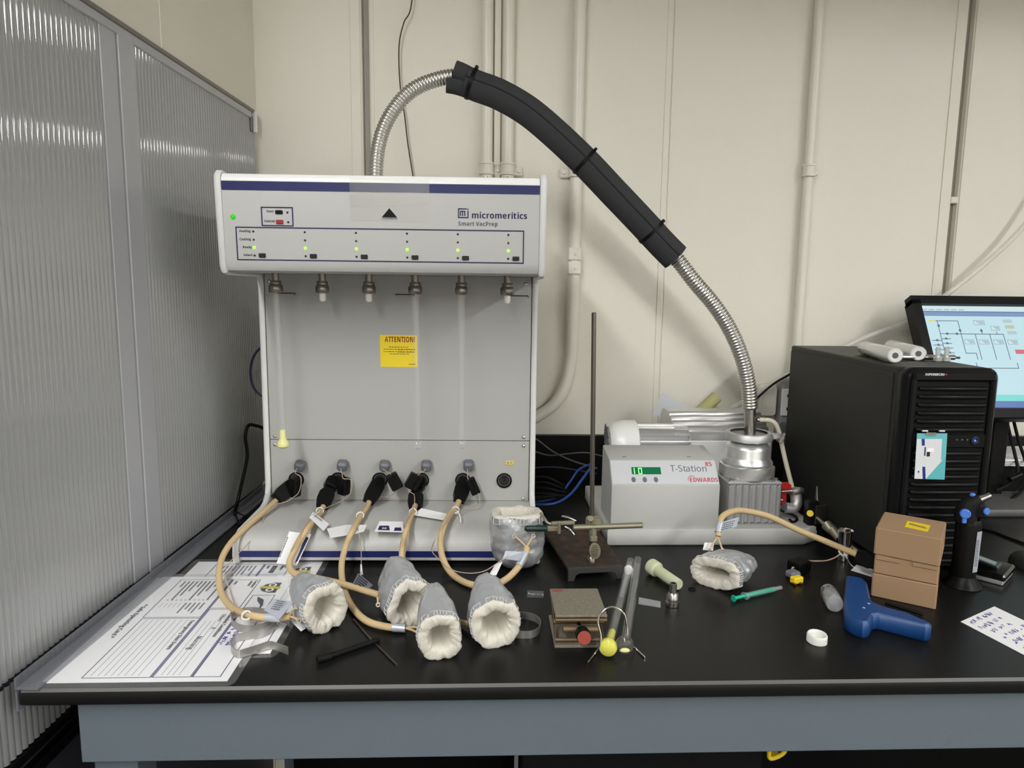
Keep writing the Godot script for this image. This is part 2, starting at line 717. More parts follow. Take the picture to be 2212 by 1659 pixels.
func strap_into(st: SurfaceTool, x: float, y: float, r: float, lug: int) -> void:
	turn_into(st, [[r + 0.001, -0.016], [r + 0.005, -0.016], [r + 0.005, -0.011], [r + 0.0032, -0.01], [r + 0.0032, 0.01], [r + 0.005, 0.011], [r + 0.005, 0.016], [r + 0.001, 0.016]], Transform3D(Basis(), Vector3(x, y, 0.02)), 24)
	if lug != 0:
		bbox(st, Vector3(x + lug * (r + 0.013), y - 0.004, 0.008), Vector3(0.026, 0.026, 0.007), 0.003)
		turn_into(st, [[0.0, 0.005], [0.004, 0.004], [0.005, 0.0]], Transform3D(Basis(Vector3.RIGHT, PI / 2), Vector3(x + lug * (r + 0.016), y - 0.004, 0.0115)), 10)


func build_wall_pipes() -> void:
	var pipes := [[0.007, "white painted conduit pipe on the wall beside the square batten"], [0.063, "white painted conduit pipe with a scuffed streak beside the square batten"]]
	for q in pipes:
		var t := thing("conduit_pipe", q[1], "pipe", Vector3(q[0], 1.3, 0.0), "twin conduits behind the instrument")
		part(t, "pipe", cyl(Vector3(q[0], 1.3, 0.02), Vector3(q[0], 2.75, 0.02), 0.0155, 24), M.pipe)
		part(t, "coupling", cyl(Vector3(q[0], 1.66, 0.02), Vector3(q[0], 1.742, 0.02), 0.0175, 24, 0.002), M.pipe)
		var st := S()
		strap_into(st, q[0], 1.757, 0.0155, 1)
		part(t, "strap", fin(st), M.pipe)
		part(t, "screw", turned([[0.0, 0.003], [0.003, 0.0025], [0.004, 0.0]], Transform3D(Basis(Vector3.RIGHT, PI / 2), Vector3(q[0], 1.732, 0.0372)), 10), M.steel)
	single("wall_batten", span(Vector3(0.0265, 1.2, 0.0), Vector3(0.0435, 2.75, 0.012), 0.001), M.wall, "thin square batten running up between the twin conduits", "batten")
	var e := thing("conduit_pipe", "white painted conduit pipe that bends left at its foot behind the instrument", "pipe", Vector3(0.248, 1.05, 0.0))
	var path := [Vector3(0.248, 2.75, 0.02), Vector3(0.248, 2.0, 0.02), Vector3(0.247, 1.5, 0.02), Vector3(0.2465, 1.3, 0.02), Vector3(0.243, 1.235, 0.021), Vector3(0.231, 1.175, 0.022), Vector3(0.205, 1.125, 0.023), Vector3(0.165, 1.092, 0.023), Vector3(0.12, 1.076, 0.023), Vector3(-0.05, 1.07, 0.023)]
	part(e, "pipe", cord(path, 0.0165, 20, 6), M.pipe)
	for y in [1.535, 1.497]:
		part(e, "coupling_plate", box(Vector3(0.247, y, 0.03), Vector3(0.036, 0.034, 0.02), 0.003), M.pipe)
		part(e, "screw", turned([[0.0, 0.003], [0.003, 0.0025], [0.004, 0.0]], Transform3D(Basis(Vector3.RIGHT, PI / 2), Vector3(0.249, y, 0.04)), 10), M.pipe)
	var s2 := S()
	strap_into(s2, 0.248, 1.755, 0.0165, -1)
	part(e, "strap", fin(s2), M.pipe)
	var f := thing("conduit_pipe", "white painted conduit pipe on the wall above the computer tower", "pipe", Vector3(0.884, 1.2, 0.0))
	part(f, "pipe", cyl(Vector3(0.884, 1.2, 0.018), Vector3(0.884, 2.75, 0.018), 0.0125, 24), M.pipe)
	var s3 := S()
	strap_into(s3, 0.884, 1.768, 0.0125, 0)
	bbox(s3, Vector3(0.9, 1.762, 0.012), Vector3(0.026, 0.014, 0.01), 0.003)
	part(f, "strap", fin(s3), M.pipe)
	# hanging signal wire
	single("hanging_wire", cord([Vector3(-0.18, 2.4, 0.02), Vector3(-0.188, 2.175, 0.02), Vector3(-0.2099, 2.1181, 0.02), Vector3(-0.2224, 2.0611, 0.02), Vector3(-0.2209, 1.9693, 0.02), Vector3(-0.2096, 1.8882, 0.02), Vector3(-0.2017, 1.8178, 0.02), Vector3(-0.1854, 1.7108, 0.02), Vector3(-0.1737, 1.6142, 0.02)], 0.0017, 6), M.wire_brown, "thin dark brown wire hanging down the wall behind the instrument", "wire")


# ------------------------------------------------------------ partition

func px_plane(z: float, off := 0.0) -> Vector3:
	return Vector3(-0.6 - 0.048 * z + off, 0.0, z)


func fluted(z0: float, z1: float, y0: float, y1: float) -> ArrayMesh:
	# twin-wall sheet: vertical flutes 12 mm wide on the near skin, flat far skin, ribs between
	var st := S()
	st.set_smooth_group(0)
	var pitch := 0.0122
	var n := int((z1 - z0) / pitch)
	var step := 8
	var low := []
	var high := []
	for i in n * step + 1:
		var z := z0 + (z1 - z0) * i / float(n * step)
		var f := (float(i % step) / step - 0.5) * 2.0
		var b := px_plane(z, pitch * 0.5 / sin(1.05) * (sqrt(1.0 - pow(f * sin(1.05), 2.0)) - 1.0))
		low.append(b + Vector3.UP * y0)
		high.append(b + Vector3.UP * y1)
	loft(st, [low, high], false)
	return fin(st)


func inner_ribs(z0: float, z1: float, y0: float, y1: float) -> ArrayMesh:
	var st := S()
	st.set_smooth_group(-1)
	var n := int((z1 - z0) / 0.0122)
	for i in n + 1:
		var z := z0 + (z1 - z0) * i / float(n)
		bbox(st, px_plane(z, -0.0078) + Vector3.UP * (y0 + y1) / 2, Vector3(0.008, y1 - y0, 0.0008))
	return fin(st)


func beam(z0: float, z1: float, y0: float, y1: float, x0: float, x1: float) -> ArrayMesh:
	var a := px_plane(z0)
	var b := px_plane(z1)
	var d := (b - a).normalized()
	var mid := (a + b) / 2.0 + Vector3((x0 + x1) / 2, (y0 + y1) / 2, 0)
	return box(mid, Vector3(x1 - x0, y1 - y0, (b - a).length()), 0.0015, Basis(Vector3(d.z, 0, -d.x), Vector3.UP, d))


func build_partition() -> void:
	var t := thing("fluted_partition", "translucent fluted plastic partition at the end of the bench", "partition", Vector3(-0.62, 0.7, 0.6))
	part(t, "fluted_sheet", fluted(0.012, 0.612, 0.902, 1.872), M.fluted)
	part(t, "fluted_sheet", fluted(0.716, 1.44, 0.902, 1.872), M.fluted)
	part(t, "far_skin", beam(0.012, 1.45, 0.902, 1.872, -0.0135, -0.012), M.far_skin)
	part(t, "inner_ribs", inner_ribs(0.012, 0.612, 0.902, 1.872), M.web)
	part(t, "inner_ribs", inner_ribs(0.716, 1.44, 0.902, 1.872), M.web)
	part(t, "stile", beam(0.612, 0.664, 0.9, 1.874, -0.008, 0.003), M.stile)
	part(t, "stile", beam(0.668, 0.716, 0.9, 1.874, -0.008, 0.001), M.stile)
	part(t, "stile", beam(1.085, 1.16, 0.875, 1.874, -0.006, 0.003), M.stile)
	part(t, "top_rail", beam(0.05, 1.45, 1.868, 1.884, -0.01, 0.004), M.stile)
	part(t, "ceiling_rail", beam(0.03, 1.45, 1.884, 1.893, -0.03, 0.006), M.rail)
	part(t, "hanger_bracket", beam(0.03, 0.036, 1.835, 1.887, -0.008, 0.012), M.white_paint)
	part(t, "hanger_bracket", beam(0.036, 0.05, 1.835, 1.875, -0.004, 0.003), M.steel_dark)
	part(t, "lower_sheet", fluted(0.2, 1.45, 0.785, 0.895), M.fluted)
	part(t, "bottom_rail", beam(0.1, 1.45, 0.768, 0.783, -0.01, 0.004), M.black)
	part(t, "bottom_rail", beam(0.1, 1.45, 0.735, 0.752, -0.01, 0.006), M.black)
	part(t, "kick_panel", beam(0.02, 1.45, 0.02, 0.9, -0.018, -0.013), mt("kick_panel", Color(0.27, 0.26, 0.29), 0.5))  # dark panel, carried up behind the lower sheet to give it shade


# ------------------------------------------------------------ neighbours of the view

func build_neighbours() -> void:
	var d := thing("added_shading_duct", "unseen square cream duct added under the ceiling to shade the wall top", "duct", Vector3(1.9, 2.36, 0.55))  # out of view, added to cast soft shade on the upper wall
	part(d, "duct", span(Vector3(0.62, 2.36, 0.3), Vector3(3.35, 2.7, 0.75), 0.004), M.wall)


# ------------------------------------------------------------ bench

func build_bench() -> void:
	# worktop outline seen from above: x, z; left end follows the partition
	var t := thing("workbench", "laboratory bench with a black epoxy top and blue-grey steel apron", "bench", Vector3(0.3, 0.0, 0.5))
	var poly := [Vector2(-0.5712, 0.004), Vector2(-0.6235, 1.06), Vector2(3.0, 1.06), Vector2(3.0, 0.004)]
	part(t, "worktop", pushed(poly, 0.025, Transform3D(Basis(Vector3.RIGHT, PI / 2), Vector3(0, 0.9, 0)), 0.004), M.bench_top)
	part(t, "bevel_strip", box(Vector3(1.1885, 0.89805, 1.05805), Vector3(3.62, 0.0052, 0.0006), 0.0, Basis(Vector3.RIGHT, -PI / 4)), mt("bevel_strip", Color(0.34, 0.335, 0.32), 0.5), "lighter unpolished bevel along the front edge")
	part(t, "backsplash", span(Vector3(-0.571, 0.9, 0.004), Vector3(3.0, 1.031, 0.026), 0.002), M.bench_top)
	var f := t
	part(f, "apron", span(Vector3(-0.557, 0.781, 1.006), Vector3(2.98, 0.8748, 1.046), 0.002), M.bench_frame)
	part(f, "apron", span(Vector3(-0.545, 0.781, 0.05), Vector3(-0.505, 0.8748, 1.006), 0.002), M.bench_frame)
	part(f, "added_dark_backing", span(Vector3(-0.5, 0.05, 0.2), Vector3(2.95, 0.87, 0.215)), M.black)  # black sheet added to stand in for the shade under the bench
	for x in [-0.52, 1.2, 2.9]:
		for z in [0.1, 1.0]:
			part(f, "leg", span(Vector3(x - 0.03, 0.0, z - 0.03), Vector3(x + 0.03, 0.781, z + 0.03), 0.003), M.bench_frame)
	# clear plastic channel clipped on the left end of the worktop
	var g := thing("edge_guard", "clear plastic edge channel clipped along the left end of the worktop", "edge guard", Vector3(-0.62, 0.87, 0.5))
	var a := Vector3(-0.571, 0, 0.03)
	var b := Vector3(-0.6235, 0, 1.062)
	var d := (b - a).normalized()
	var B := Basis(Vector3(d.z, 0, -d.x), Vector3.UP, d)
	var ln := (b - a).length()
	part(g, "channel", box((a + b) / 2 + Vector3(0.012, 0.9026, 0), Vector3(0.03, 0.0045, ln), 0.001, B), M.edge_guard)
	part(g, "channel_lip", box((a + b) / 2 + Vector3(-0.0035, 0.909, 0), Vector3(0.003, 0.018, ln), 0.001, B), M.edge_guard)
	part(g, "channel_wall", box((a + b) / 2 + Vector3(-0.0035, 0.884, 0), Vector3(0.003, 0.03, ln), 0.001, B), M.edge_guard)


# ------------------------------------------------------------ degassing instrument

func face(x: float, y: float, out := 0.0) -> Vector3:
	return Vector3(x, y, 0.0025 + (y - 0.58) * 0.0516 + out)


func build_instrument() -> void:
	var t := thing("degassing_instrument", "white and grey bench instrument with blue stripes and six gas ports", "instrument", Vector3(-0.1858, 0.9, 0.6308), "", deg_to_rad(-0.883))
	var nrm := Vector3(0, -0.0516, 1.0).normalized()
	var up := Vector3(0, 1.0, 0.0516).normalized()
	var F := Basis(Vector3.RIGHT, up, nrm)
	var prof := [Vector2(-0.004, 0.0), Vector2(0.004, 0.004), Vector2(0.006, 0.02), Vector2(0.003, 0.04), Vector2(-0.01, 0.056), Vector2(-0.03, 0.0635), Vector2(-0.165, 0.066), Vector2(-0.185, 0.071), Vector2(-0.2, 0.083), Vector2(-0.205, 0.1), Vector2(-0.207, 0.54), Vector2(-0.203, 0.553), Vector2(-0.19, 0.561), Vector2(-0.02, 0.562), Vector2(-0.004, 0.566), Vector2(0.004, 0.578), Vector2(0.0145, 0.728), Vector2(0.0135, 0.742), Vector2(0.005, 0.75), Vector2(-0.008, 0.752), Vector2(-0.03, 0.749), Vector2(-0.09, 0.744), Vector2(-0.33, 0.743), Vector2(-0.33, 0.0)]
	for x in [-0.3015, 0.2895]:
		loc(t, "side_panel", side_push(prof, x, x + 0.012, 0.003), M.housing)
	var head := [Vector2(-0.012, 0.568), Vector2(-0.003, 0.571), Vector2(0.0015, 0.578), Vector2(0.003, 0.59), Vector2(0.0102, 0.729), Vector2(0.0085, 0.737), Vector2(0.003, 0.7425), Vector2(-0.008, 0.7445), Vector2(-0.325, 0.7415), Vector2(-0.325, 0.568)]
	var hm := loc(t, "head_housing", side_push(head, -0.289, 0.289), M.housing_grey)
	loc(hm, "top_cover", side_push([Vector2(0.0108, 0.7308), Vector2(0.0108, 0.733), Vector2(0.0095, 0.7385), Vector2(0.004, 0.744), Vector2(-0.008, 0.7462), Vector2(-0.32, 0.743), Vector2(-0.32, 0.742), Vector2(-0.008, 0.7446), Vector2(0.003, 0.7426), Vector2(0.0085, 0.737), Vector2(0.0098, 0.7308)], -0.2885, 0.2885), M.white_paint)
	loc(hm, "blue_stripe", box(face(0, 0.7225, 0.0003), Vector3(0.577, 0.0155, 0.0012), 0.0, F), M.navy)
	# printed panel
	loc(hm, "printed_frame", outline(0.056, 0.0325, 0.002, 0.0006, Transform3D(F, face(-0.191, 0.6687, 0.0004))), M.ink_navy)
	loc(hm, "printed_frame", outline(0.527, 0.0585, 0.002, 0.0006, Transform3D(F, face(-0.0035, 0.6197, 0.0004))), M.ink_navy)
	for w in [["Start", -0.2035, 0.678, 0.0125], ["Cancel", -0.2055, 0.6605, 0.0185], ["Heating", -0.2515, 0.6422, 0.0205], ["Cooling", -0.2515, 0.6275, 0.0205], ["Ready", -0.2485, 0.6133, 0.0162], ["Select", -0.2478, 0.599, 0.0162]]:
		words(hm, w[0], w[3], face(w[1], w[2], 0.0003), Vector3.RIGHT, up, M.ink, true)
	words(hm, "micromeritics", 0.1015, face(0.2148, 0.676, 0.0003), Vector3.RIGHT, up, M.ink_navy, true)
	words(hm, "Smart VacPrep", 0.0725, face(0.1757, 0.6607, 0.0003), Vector3.RIGHT, up, M.ink_grey, true)
	# squared emblem before the name
	var st := S()
	for b in [[0.0, -0.0078, 0.0192, 0.0018], [-0.0087, 0.0, 0.0018, 0.0174], [-0.0014, 0.0078, 0.0156, 0.0018], [0.0087, -0.001, 0.0018, 0.0115], [0.0087, 0.0072, 0.0018, 0.0022], [-0.0052, -0.0008, 0.0018, 0.0085], [-0.0012, -0.0008, 0.0018, 0.0085], [0.0028, -0.0008, 0.0018, 0.0085], [-0.0012, 0.0034, 0.0098, 0.0018]]:
		bbox(st, face(0.1485 + b[0], 0.6795 + b[1], 0.0004), Vector3(b[2], b[3], 0.0005), 0.0, F)
	loc(hm, "emblem", fin(st), M.ink_navy)
	loc(hm, "warning_triangle", pushed([Vector2(-0.014, -0.0078), Vector2(0.014, -0.0078), Vector2(0.0, 0.0082)], 0.0006, Transform3D(F, face(0.0136, 0.678, 0.0018))), M.black)
	words(hm, "PLEASE DRAIN TRAP", 0.028, face(0.0136, 0.6678, 0.0019), Vector3.RIGHT, up, M.ink_grey)
	loc(hm, "clear_tape", sheet(face(-0.058, 0.664, 0.0012), face(0.0868, 0.6625, 0.0012), face(0.0868, 0.7385, 0.0016), face(-0.058, 0.7385, 0.0016), 0.0003), M.tape)
	loc(hm, "clear_tape", sheet(face(-0.058, 0.688, 0.0016), face(0.0868, 0.6945, 0.0016), face(0.0868, 0.71, 0.0018), face(-0.058, 0.709, 0.0018), 0.0003), M.tape)
	# lamps and keys
	var dot := [[0.0, 0.0014], [0.0014, 0.0011], [0.0021, 0.0]]
	var D := Basis(Vector3.RIGHT, nrm, -up)
	loc(hm, "power_led", turned([[0.0, 0.0042], [0.003, 0.0036], [0.0044, 0.0018], [0.005, 0.0]], Transform3D(D, face(-0.2713, 0.6672)), 16), M.led_green)
	for i in 6:
		var x: float = -0.236 + i * 0.0936
		loc(hm, "heating_lamp", turned(dot, Transform3D(D, face(x, 0.6415)), 10), M.dark_lens)
		loc(hm, "cooling_lamp", turned(dot, Transform3D(D, face(x, 0.6268)), 10), M.brown_lens)
		loc(hm, "ready_led", turned([[0.0, 0.0022], [0.0022, 0.0017], [0.0031, 0.0]], Transform3D(D, face(x, 0.6125)), 12), M.led_lime)
		loc(hm, "select_lamp", turned(dot, Transform3D(D, face(x, 0.5982)), 10), M.ink)
		loc(hm, "select_key", box(face(x + 0.0143, 0.5985, 0.0012), Vector3(0.0125, 0.0078, 0.0036), 0.001, F), M.button)
	loc(hm, "start_key", box(face(-0.1874, 0.6767, 0.0012), Vector3(0.013, 0.0068, 0.0036), 0.001, F), M.black)
	loc(hm, "cancel_key", box(face(-0.1868, 0.6593, 0.0012), Vector3(0.013, 0.0072, 0.0036), 0.001, F), M.red_button)
	loc(hm, "start_lamp", turned(dot, Transform3D(D, face(-0.1723, 0.6762)), 10), M.ink)
	loc(hm, "cancel_lamp", turned(dot, Transform3D(D, face(-0.1716, 0.659)), 10), M.ink)
	# recessed back
	loc(t, "upper_back_panel", span(Vector3(-0.288, 0.2047, -0.225), Vector3(0.288, 0.568, -0.2105), 0.0008), M.panel_grey)
	loc(t, "lower_back_panel", span(Vector3(-0.288, 0.0655, -0.225), Vector3(0.288, 0.2035, -0.2105), 0.0008), M.panel_grey)
	loc(t, "base_housing", side_push([Vector2(-0.004, 0.0065), Vector2(-0.0005, 0.009), Vector2(0.0, 0.014), Vector2(0.0, 0.03), Vector2(-0.003, 0.042), Vector2(-0.01, 0.051), Vector2(-0.022, 0.0585), Vector2(-0.04, 0.062), Vector2(-0.215, 0.065), Vector2(-0.32, 0.065), Vector2(-0.32, 0.0065)], -0.289, 0.289), M.housing_grey)
	loc(t, "blue_stripe", box(Vector3(0, 0.0215, 0.0003), Vector3(0.577, 0.0125, 0.0012)), M.navy)
	loc(t, "rear_cover", span(Vector3(-0.289, 0.066, -0.33), Vector3(0.289, 0.742, -0.326)), M.housing_grey)
	for p in [[0.2752, 0.5519], [-0.2769, 0.2119], [-0.2775, 0.193], [0.2752, 0.2125], [0.2755, 0.193], [0.2758, 0.071], [-0.2769, 0.552]]:
		loc(t, "screw", turned([[0.0, 0.0032], [0.003, 0.0026], [0.0044, 0.001], [0.0046, 0.0]], Transform3D(Basis(Vector3.RIGHT, PI / 2), Vector3(p[0], p[1], -0.2105)), 14), M.chrome)
	for p in [[-0.262, -0.217], [-0.005, 0.036], [0.2385, 0.2795]]:
		loc(t, "tube_hook", tube([Vector3(p[0], 0.527, -0.212), Vector3(p[0], 0.527, -0.19), Vector3(p[1], 0.527, -0.19), Vector3(p[1], 0.524, -0.185)], 0.0012, 8), M.steel_dark)
	# gas ports with hex nuts
	for i in 6:
		var x: float = -0.2367 + i * 0.094
		var pt := loc(t, "gas_port", turned([[0.0, 0.572], [0.0072, 0.572], [0.0072, 0.5535], [0.0105, 0.5535], [0.0112, 0.5525], [0.0112, 0.5465], [0.0098, 0.5455], [0.0, 0.5455]], Transform3D(Basis(), Vector3(x, 0, -0.12)), 20), M.port_steel)
		var nut := S()
		turn_into(nut, [[0.0, 0.546], [0.0115, 0.546], [0.0142, 0.5425], [0.0142, 0.5315], [0.0122, 0.529], [0.0075, 0.529]], Transform3D(Basis(Vector3.UP, 0.2 + i * 0.37), Vector3(x, 0, -0.12)), 6)
		loc(pt, "hex_nut", fin(nut), M.port_steel)
		if i in [1, 2, 5]:
			loc(pt, "port_plug", turned([[0.0, 0.53], [0.0068, 0.53], [0.0066, 0.516], [0.0045, 0.5125], [0.0, 0.512]], Transform3D(Basis(), Vector3(x, 0, -0.12)), 16), M.white_plastic, "short translucent white stopper in the port")
	# heater sockets and thermocouple jacks
	for i in 6:
		var x: float = -0.233 + i * 0.0931
		var so := S()
		turn_into(so, [[0.0, -0.0105], [0.0125, -0.0105], [0.0135, -0.0005], [0.015, 0.0022], [0.0168, 0.0022], [0.0175, 0.0]], Transform3D(Basis(Vector3.RIGHT, PI / 2), Vector3(x, 0.1128, -0.2095)), 28)
		var sk := loc(t, "heater_socket", fin(so), M.black)
		loc(sk, "socket_insert", turned([[0.0, 0.001], [0.0128, 0.001], [0.013, -0.004]], Transform3D(Basis(Vector3.RIGHT, PI / 2), Vector3(x, 0.1128, -0.211)), 24), M.button)
		var pin := S()
		bbox(pin, Vector3(x, 0.1195, -0.2098), Vector3(0.008, 0.0016, 0.001))
		bbox(pin, Vector3(x, 0.1135, -0.2098), Vector3(0.0026, 0.0026, 0.001))
		bbox(pin, Vector3(x - 0.0025, 0.106, -0.2098), Vector3(0.0016, 0.0022, 0.001))
		bbox(pin, Vector3(x + 0.0025, 0.106, -0.2098), Vector3(0.0016, 0.0022, 0.001))
		loc(sk, "socket_slots", fin(pin), M.black_gloss)
		var jk := loc(t, "thermocouple_jack", box(Vector3(x + 0.0118, 0.1536, -0.2102), Vector3(0.0195, 0.0095, 0.0022), 0.0005), M.jack_yellow)
		var sl := S()
		bbox(sl, Vector3(x + 0.0078, 0.1541, -0.209), Vector3(0.0042, 0.0012, 0.0006))
		bbox(sl, Vector3(x + 0.0148, 0.1541, -0.209), Vector3(0.0028, 0.0012, 0.0006))
		loc(jk, "jack_slots", fin(sl), M.ink)
	# yellow notice
	var img := Image.create(256, 220, false, Image.FORMAT_RGB8)
	img.fill(Color(0.95, 0.84, 0.13))
	for r in 4:
		var x0: int = [60, 24, 24, 66][r]
		var x1: int = [196, 240, 240, 200][r]
		var x := x0
		while x < x1:
			var w := rng.randi_range(5, 20)
			img.fill_rect(Rect2i(x, 80 + r * 16, mini(w, x1 - x), 6 if r in [1, 2] and x > 110 else 4), Color(0.25, 0.2, 0.05))
			x += w + 4
	img.fill_rect(Rect2i(196, 198, 46, 4), Color(0.3, 0.25, 0.06))
	var nm := mt("notice", Color.WHITE, 0.5)
	nm.albedo_texture = ImageTexture.create_from_image(img)
	var no := loc(t, "attention_label", sheet(Vector3(-0.0412, 0.3685, -0.2102), Vector3(0.0395, 0.3685, -0.2102), Vector3(0.0386, 0.4385, -0.2102), Vector3(-0.0427, 0.4391, -0.2102), 0.0005), nm, "yellow ATTENTION notice with red heading")
	words(no, "ATTENTION!", 0.0655, Vector3(0.0015, 0.429, -0.2098), Vector3.RIGHT, Vector3.UP, M.red_ink, true, "lettering", false, 1.45)
	build_sample_tubes(t)


func sample_tube_mesh(xf: Transform3D, ln: float, r: float, bulb: float) -> ArrayMesh:
	# open glass stem with a flattened bulb at its foot; height 0 is the bulb's bottom
	var p := [[0.0, 0.0], [bulb * 0.6, 0.0008], [bulb * 0.92, 0.004], [bulb, 0.0095], [bulb * 0.9, 0.0145], [bulb * 0.66, 0.0185], [r * 1.15, 0.0225], [r, 0.028], [r, ln - 0.001], [r - 0.0012, ln]]
	return turned(p, xf, 24)


func build_sample_tubes(inst: Node3D) -> void:
	var spec := [[0, 0.206, "glass sample tube with pale yellow powder hanging from the first port", 0.0135], [3, 0.207, "empty glass sample tube hanging in front of the yellow notice", 0.0135], [4, 0.2085, "empty glass sample tube hanging right of the yellow notice", 0.0125]]
	for s in spec:
		var x: float = -0.2367 + s[0] * 0.094
		var at: Vector3 = inst.transform * Vector3(x, 0, -0.12)
		var foot: Vector3 = at + Vector3([0.0055, 0, 0.004, 0.0035, 0.001][s[0]], s[1], 0.004)
		var top: Vector3 = at + Vector3.UP * 0.535
		var xf := along(foot, top)
		var t := thing("sample_tube", s[2], "glass tube", foot, "sample tubes hanging in the instrument")
		part(t, "glass_stem", sample_tube_mesh(xf, 0.535 - s[1], 0.0082, s[3]), M.glass)
		if s[0] == 0:
			part(t, "powder", turned([[0.0, 0.0012], [0.008, 0.0016], [0.0122, 0.0052], [0.0128, 0.0095], [0.0116, 0.0138], [0.008, 0.0178], [0.0064, 0.024], [0.0058, 0.04], [0.0, 0.0405]], xf, 20), M.pale_powder)


# ------------------------------------------------------------ vacuum hose

func bellows(path: Array, r: float, pitch: float) -> ArrayMesh:
	var c := Curve3D.new()
	for p in catmull(path, 8):
		c.add_point(p)
	var ln := c.get_baked_length()
	var n := int(ln / pitch) * 6
	var pts := []
	var rad := []
	for i in n + 1:
		pts.append(c.sample_baked(ln * i / n, true))
		rad.append(r * (0.9 + 0.1 * [0.0, 0.75, 1.0, 1.0, 0.75, 0.0][i % 6]) - (0.0006 if i % 6 in [0, 5] else 0.0))
	return tube(pts, rad, 20)


func build_hose() -> void:
	var t := thing("vacuum_hose", "corrugated steel vacuum hose arching from the instrument to the turbo pump", "hose", Vector3(-0.228, 1.64, 0.42))
	var h1 := [Vector3(-0.228, 1.64, 0.418), Vector3(-0.2285, 1.6637, 0.42), Vector3(-0.2258, 1.7131, 0.42), Vector3(-0.2135, 1.765, 0.42), Vector3(-0.1892, 1.8081, 0.425), Vector3(-0.1547, 1.8435, 0.43), Vector3(-0.1112, 1.8642, 0.435), Vector3(-0.0586, 1.8731, 0.44), Vector3(-0.0061, 1.8561, 0.44)]
	part(t, "bellows", bellows(h1, 0.0155, 0.0066), M.bellows)
	var h2 := [Vector3(0.3695, 1.5517, 0.455), Vector3(0.41, 1.5124, 0.455), Vector3(0.4534, 1.462, 0.455), Vector3(0.5032, 1.409, 0.45), Vector3(0.5437, 1.3528, 0.445), Vector3(0.5749, 1.2893, 0.44), Vector3(0.5926, 1.2318, 0.435), Vector3(0.6006, 1.1818, 0.43)]
	part(t, "bellows", bellows(h2, 0.0168, 0.0068), M.bellows)
	part(t, "end_tube", tube([Vector3(0.6004, 1.186, 0.43), Vector3(0.6023, 1.1543, 0.43), Vector3(0.6039, 1.1266, 0.43)], 0.0125, 20), M.steel)
	# slit foam pipe insulation
	var f := thing("foam_insulation", "black foam pipe insulation sleeve over the arching vacuum hose", "insulation", Vector3(0.1478, 1.7623, 0.455))
	var fp := catmull([Vector3(-0.0386, 1.8645, 0.44), Vector3(-0.0157, 1.8559, 0.44), Vector3(0.0322, 1.8383, 0.445), Vector3(0.0898, 1.8063, 0.45), Vector3(0.1479, 1.7604, 0.455), Vector3(0.2114, 1.7032, 0.46), Vector3(0.2664, 1.6498, 0.46), Vector3(0.3272, 1.591, 0.46), Vector3(0.3799, 1.5402, 0.455), Vector3(0.41, 1.5124, 0.455)], 8)
	part(f, "sleeve", slit_sleeve(fp, 0.0305, 0.0165, 0.08, 0.03), M.foam)
	part(f, "split_end", half_sleeve([Vector3(-0.0624, 1.8821, 0.44), Vector3(-0.05, 1.8779, 0.44), Vector3(-0.0367, 1.8718, 0.44), Vector3(-0.0176, 1.8613, 0.44)], 0.0235, 0.013, -0.9, 3.3), M.foam)
	part(f, "split_end", half_sleeve([Vector3(-0.0765, 1.8626, 0.444), Vector3(-0.0584, 1.8602, 0.444), Vector3(-0.0394, 1.8555, 0.443), Vector3(-0.0194, 1.8507, 0.442)], 0.0225, 0.013, -2.9, 0.1), M.foam)
	cable_tie(Vector3(-0.0271, 1.8602, 0.44), Vector3(-0.0157, 1.8559, 0.44), 0.0325)
	cable_tie(Vector3(0.2084, 1.7059, 0.46), Vector3(0.2163, 1.6986, 0.46), 0.0322)
	cable_tie(Vector3(0.3546, 1.5648, 0.457), Vector3(0.3628, 1.5563, 0.457), 0.0322)


func cable_tie(a: Vector3, b: Vector3, r: float) -> void:
	var d := (b - a).normalized() * 0.0035
	var labels := ["black cable tie next to the split end of the foam sleeve", "black cable tie round the middle of the foam sleeve", "black cable tie next to the lower end of the foam sleeve"]
	var i: int = taken.get("cable_tie", -1) + 1
	var t := thing("cable_tie", labels[i], "cable tie", a)
	part(t, "strap", turned([[r - 0.004, -0.0035], [r, -0.0035], [r, 0.0035], [r - 0.004, 0.0035]], along(a, a + d), 32), M.black)
	var side := Vector3(-d.y, d.x, 0).normalized()
	if side.y < 0:
		side = -side
	part(t, "buckle", box(a + (side * 0.92 + Vector3(0, 0, 0.4)).normalized() * (r + 0.001), Vector3(0.007, 0.006, 0.008), 0.001, along(a, a + d).basis), M.black)
	part(t, "buckle_tail", box(a + side * (r + 0.003), Vector3(0.004, 0.005, 0.008), 0.001, along(a, a + d).basis), M.black)


# Hollow sleeve along a path with an open slit at angle at (radians round the path) of the given half width.
func slit_sleeve(p: Array, ro: float, ri: float, at: float, half: float) -> ArrayMesh:
	var st := S()
	st.set_smooth_group(0)
	var f := frames(p)
	var n := 40
	var rings := []
	for i in p.size():
		var ring := []
		for k in n + 1:
			var a := at + half + (TAU - 2 * half) * k / n
			ring.append(p[i] + (f[i][0] * cos(a) + f[i][1] * sin(a)) * ro)
		for k in n + 1:
			var a := at - half - (TAU - 2 * half) * k / n
			ring.append(p[i] + (f[i][0] * cos(a) + f[i][1] * sin(a)) * ri)
		rings.append(ring)
	loft(st, rings, true)
	for e in [0, rings.size() - 1]:
		st.set_smooth_group(-1)
		var r: Array = rings[e]
		for k in n:
			quad(st, r[k], r[k + 1], r[2 * n - k], r[2 * n + 1 - k], p[1] if e == 0 else p[-2])
	return fin(st)


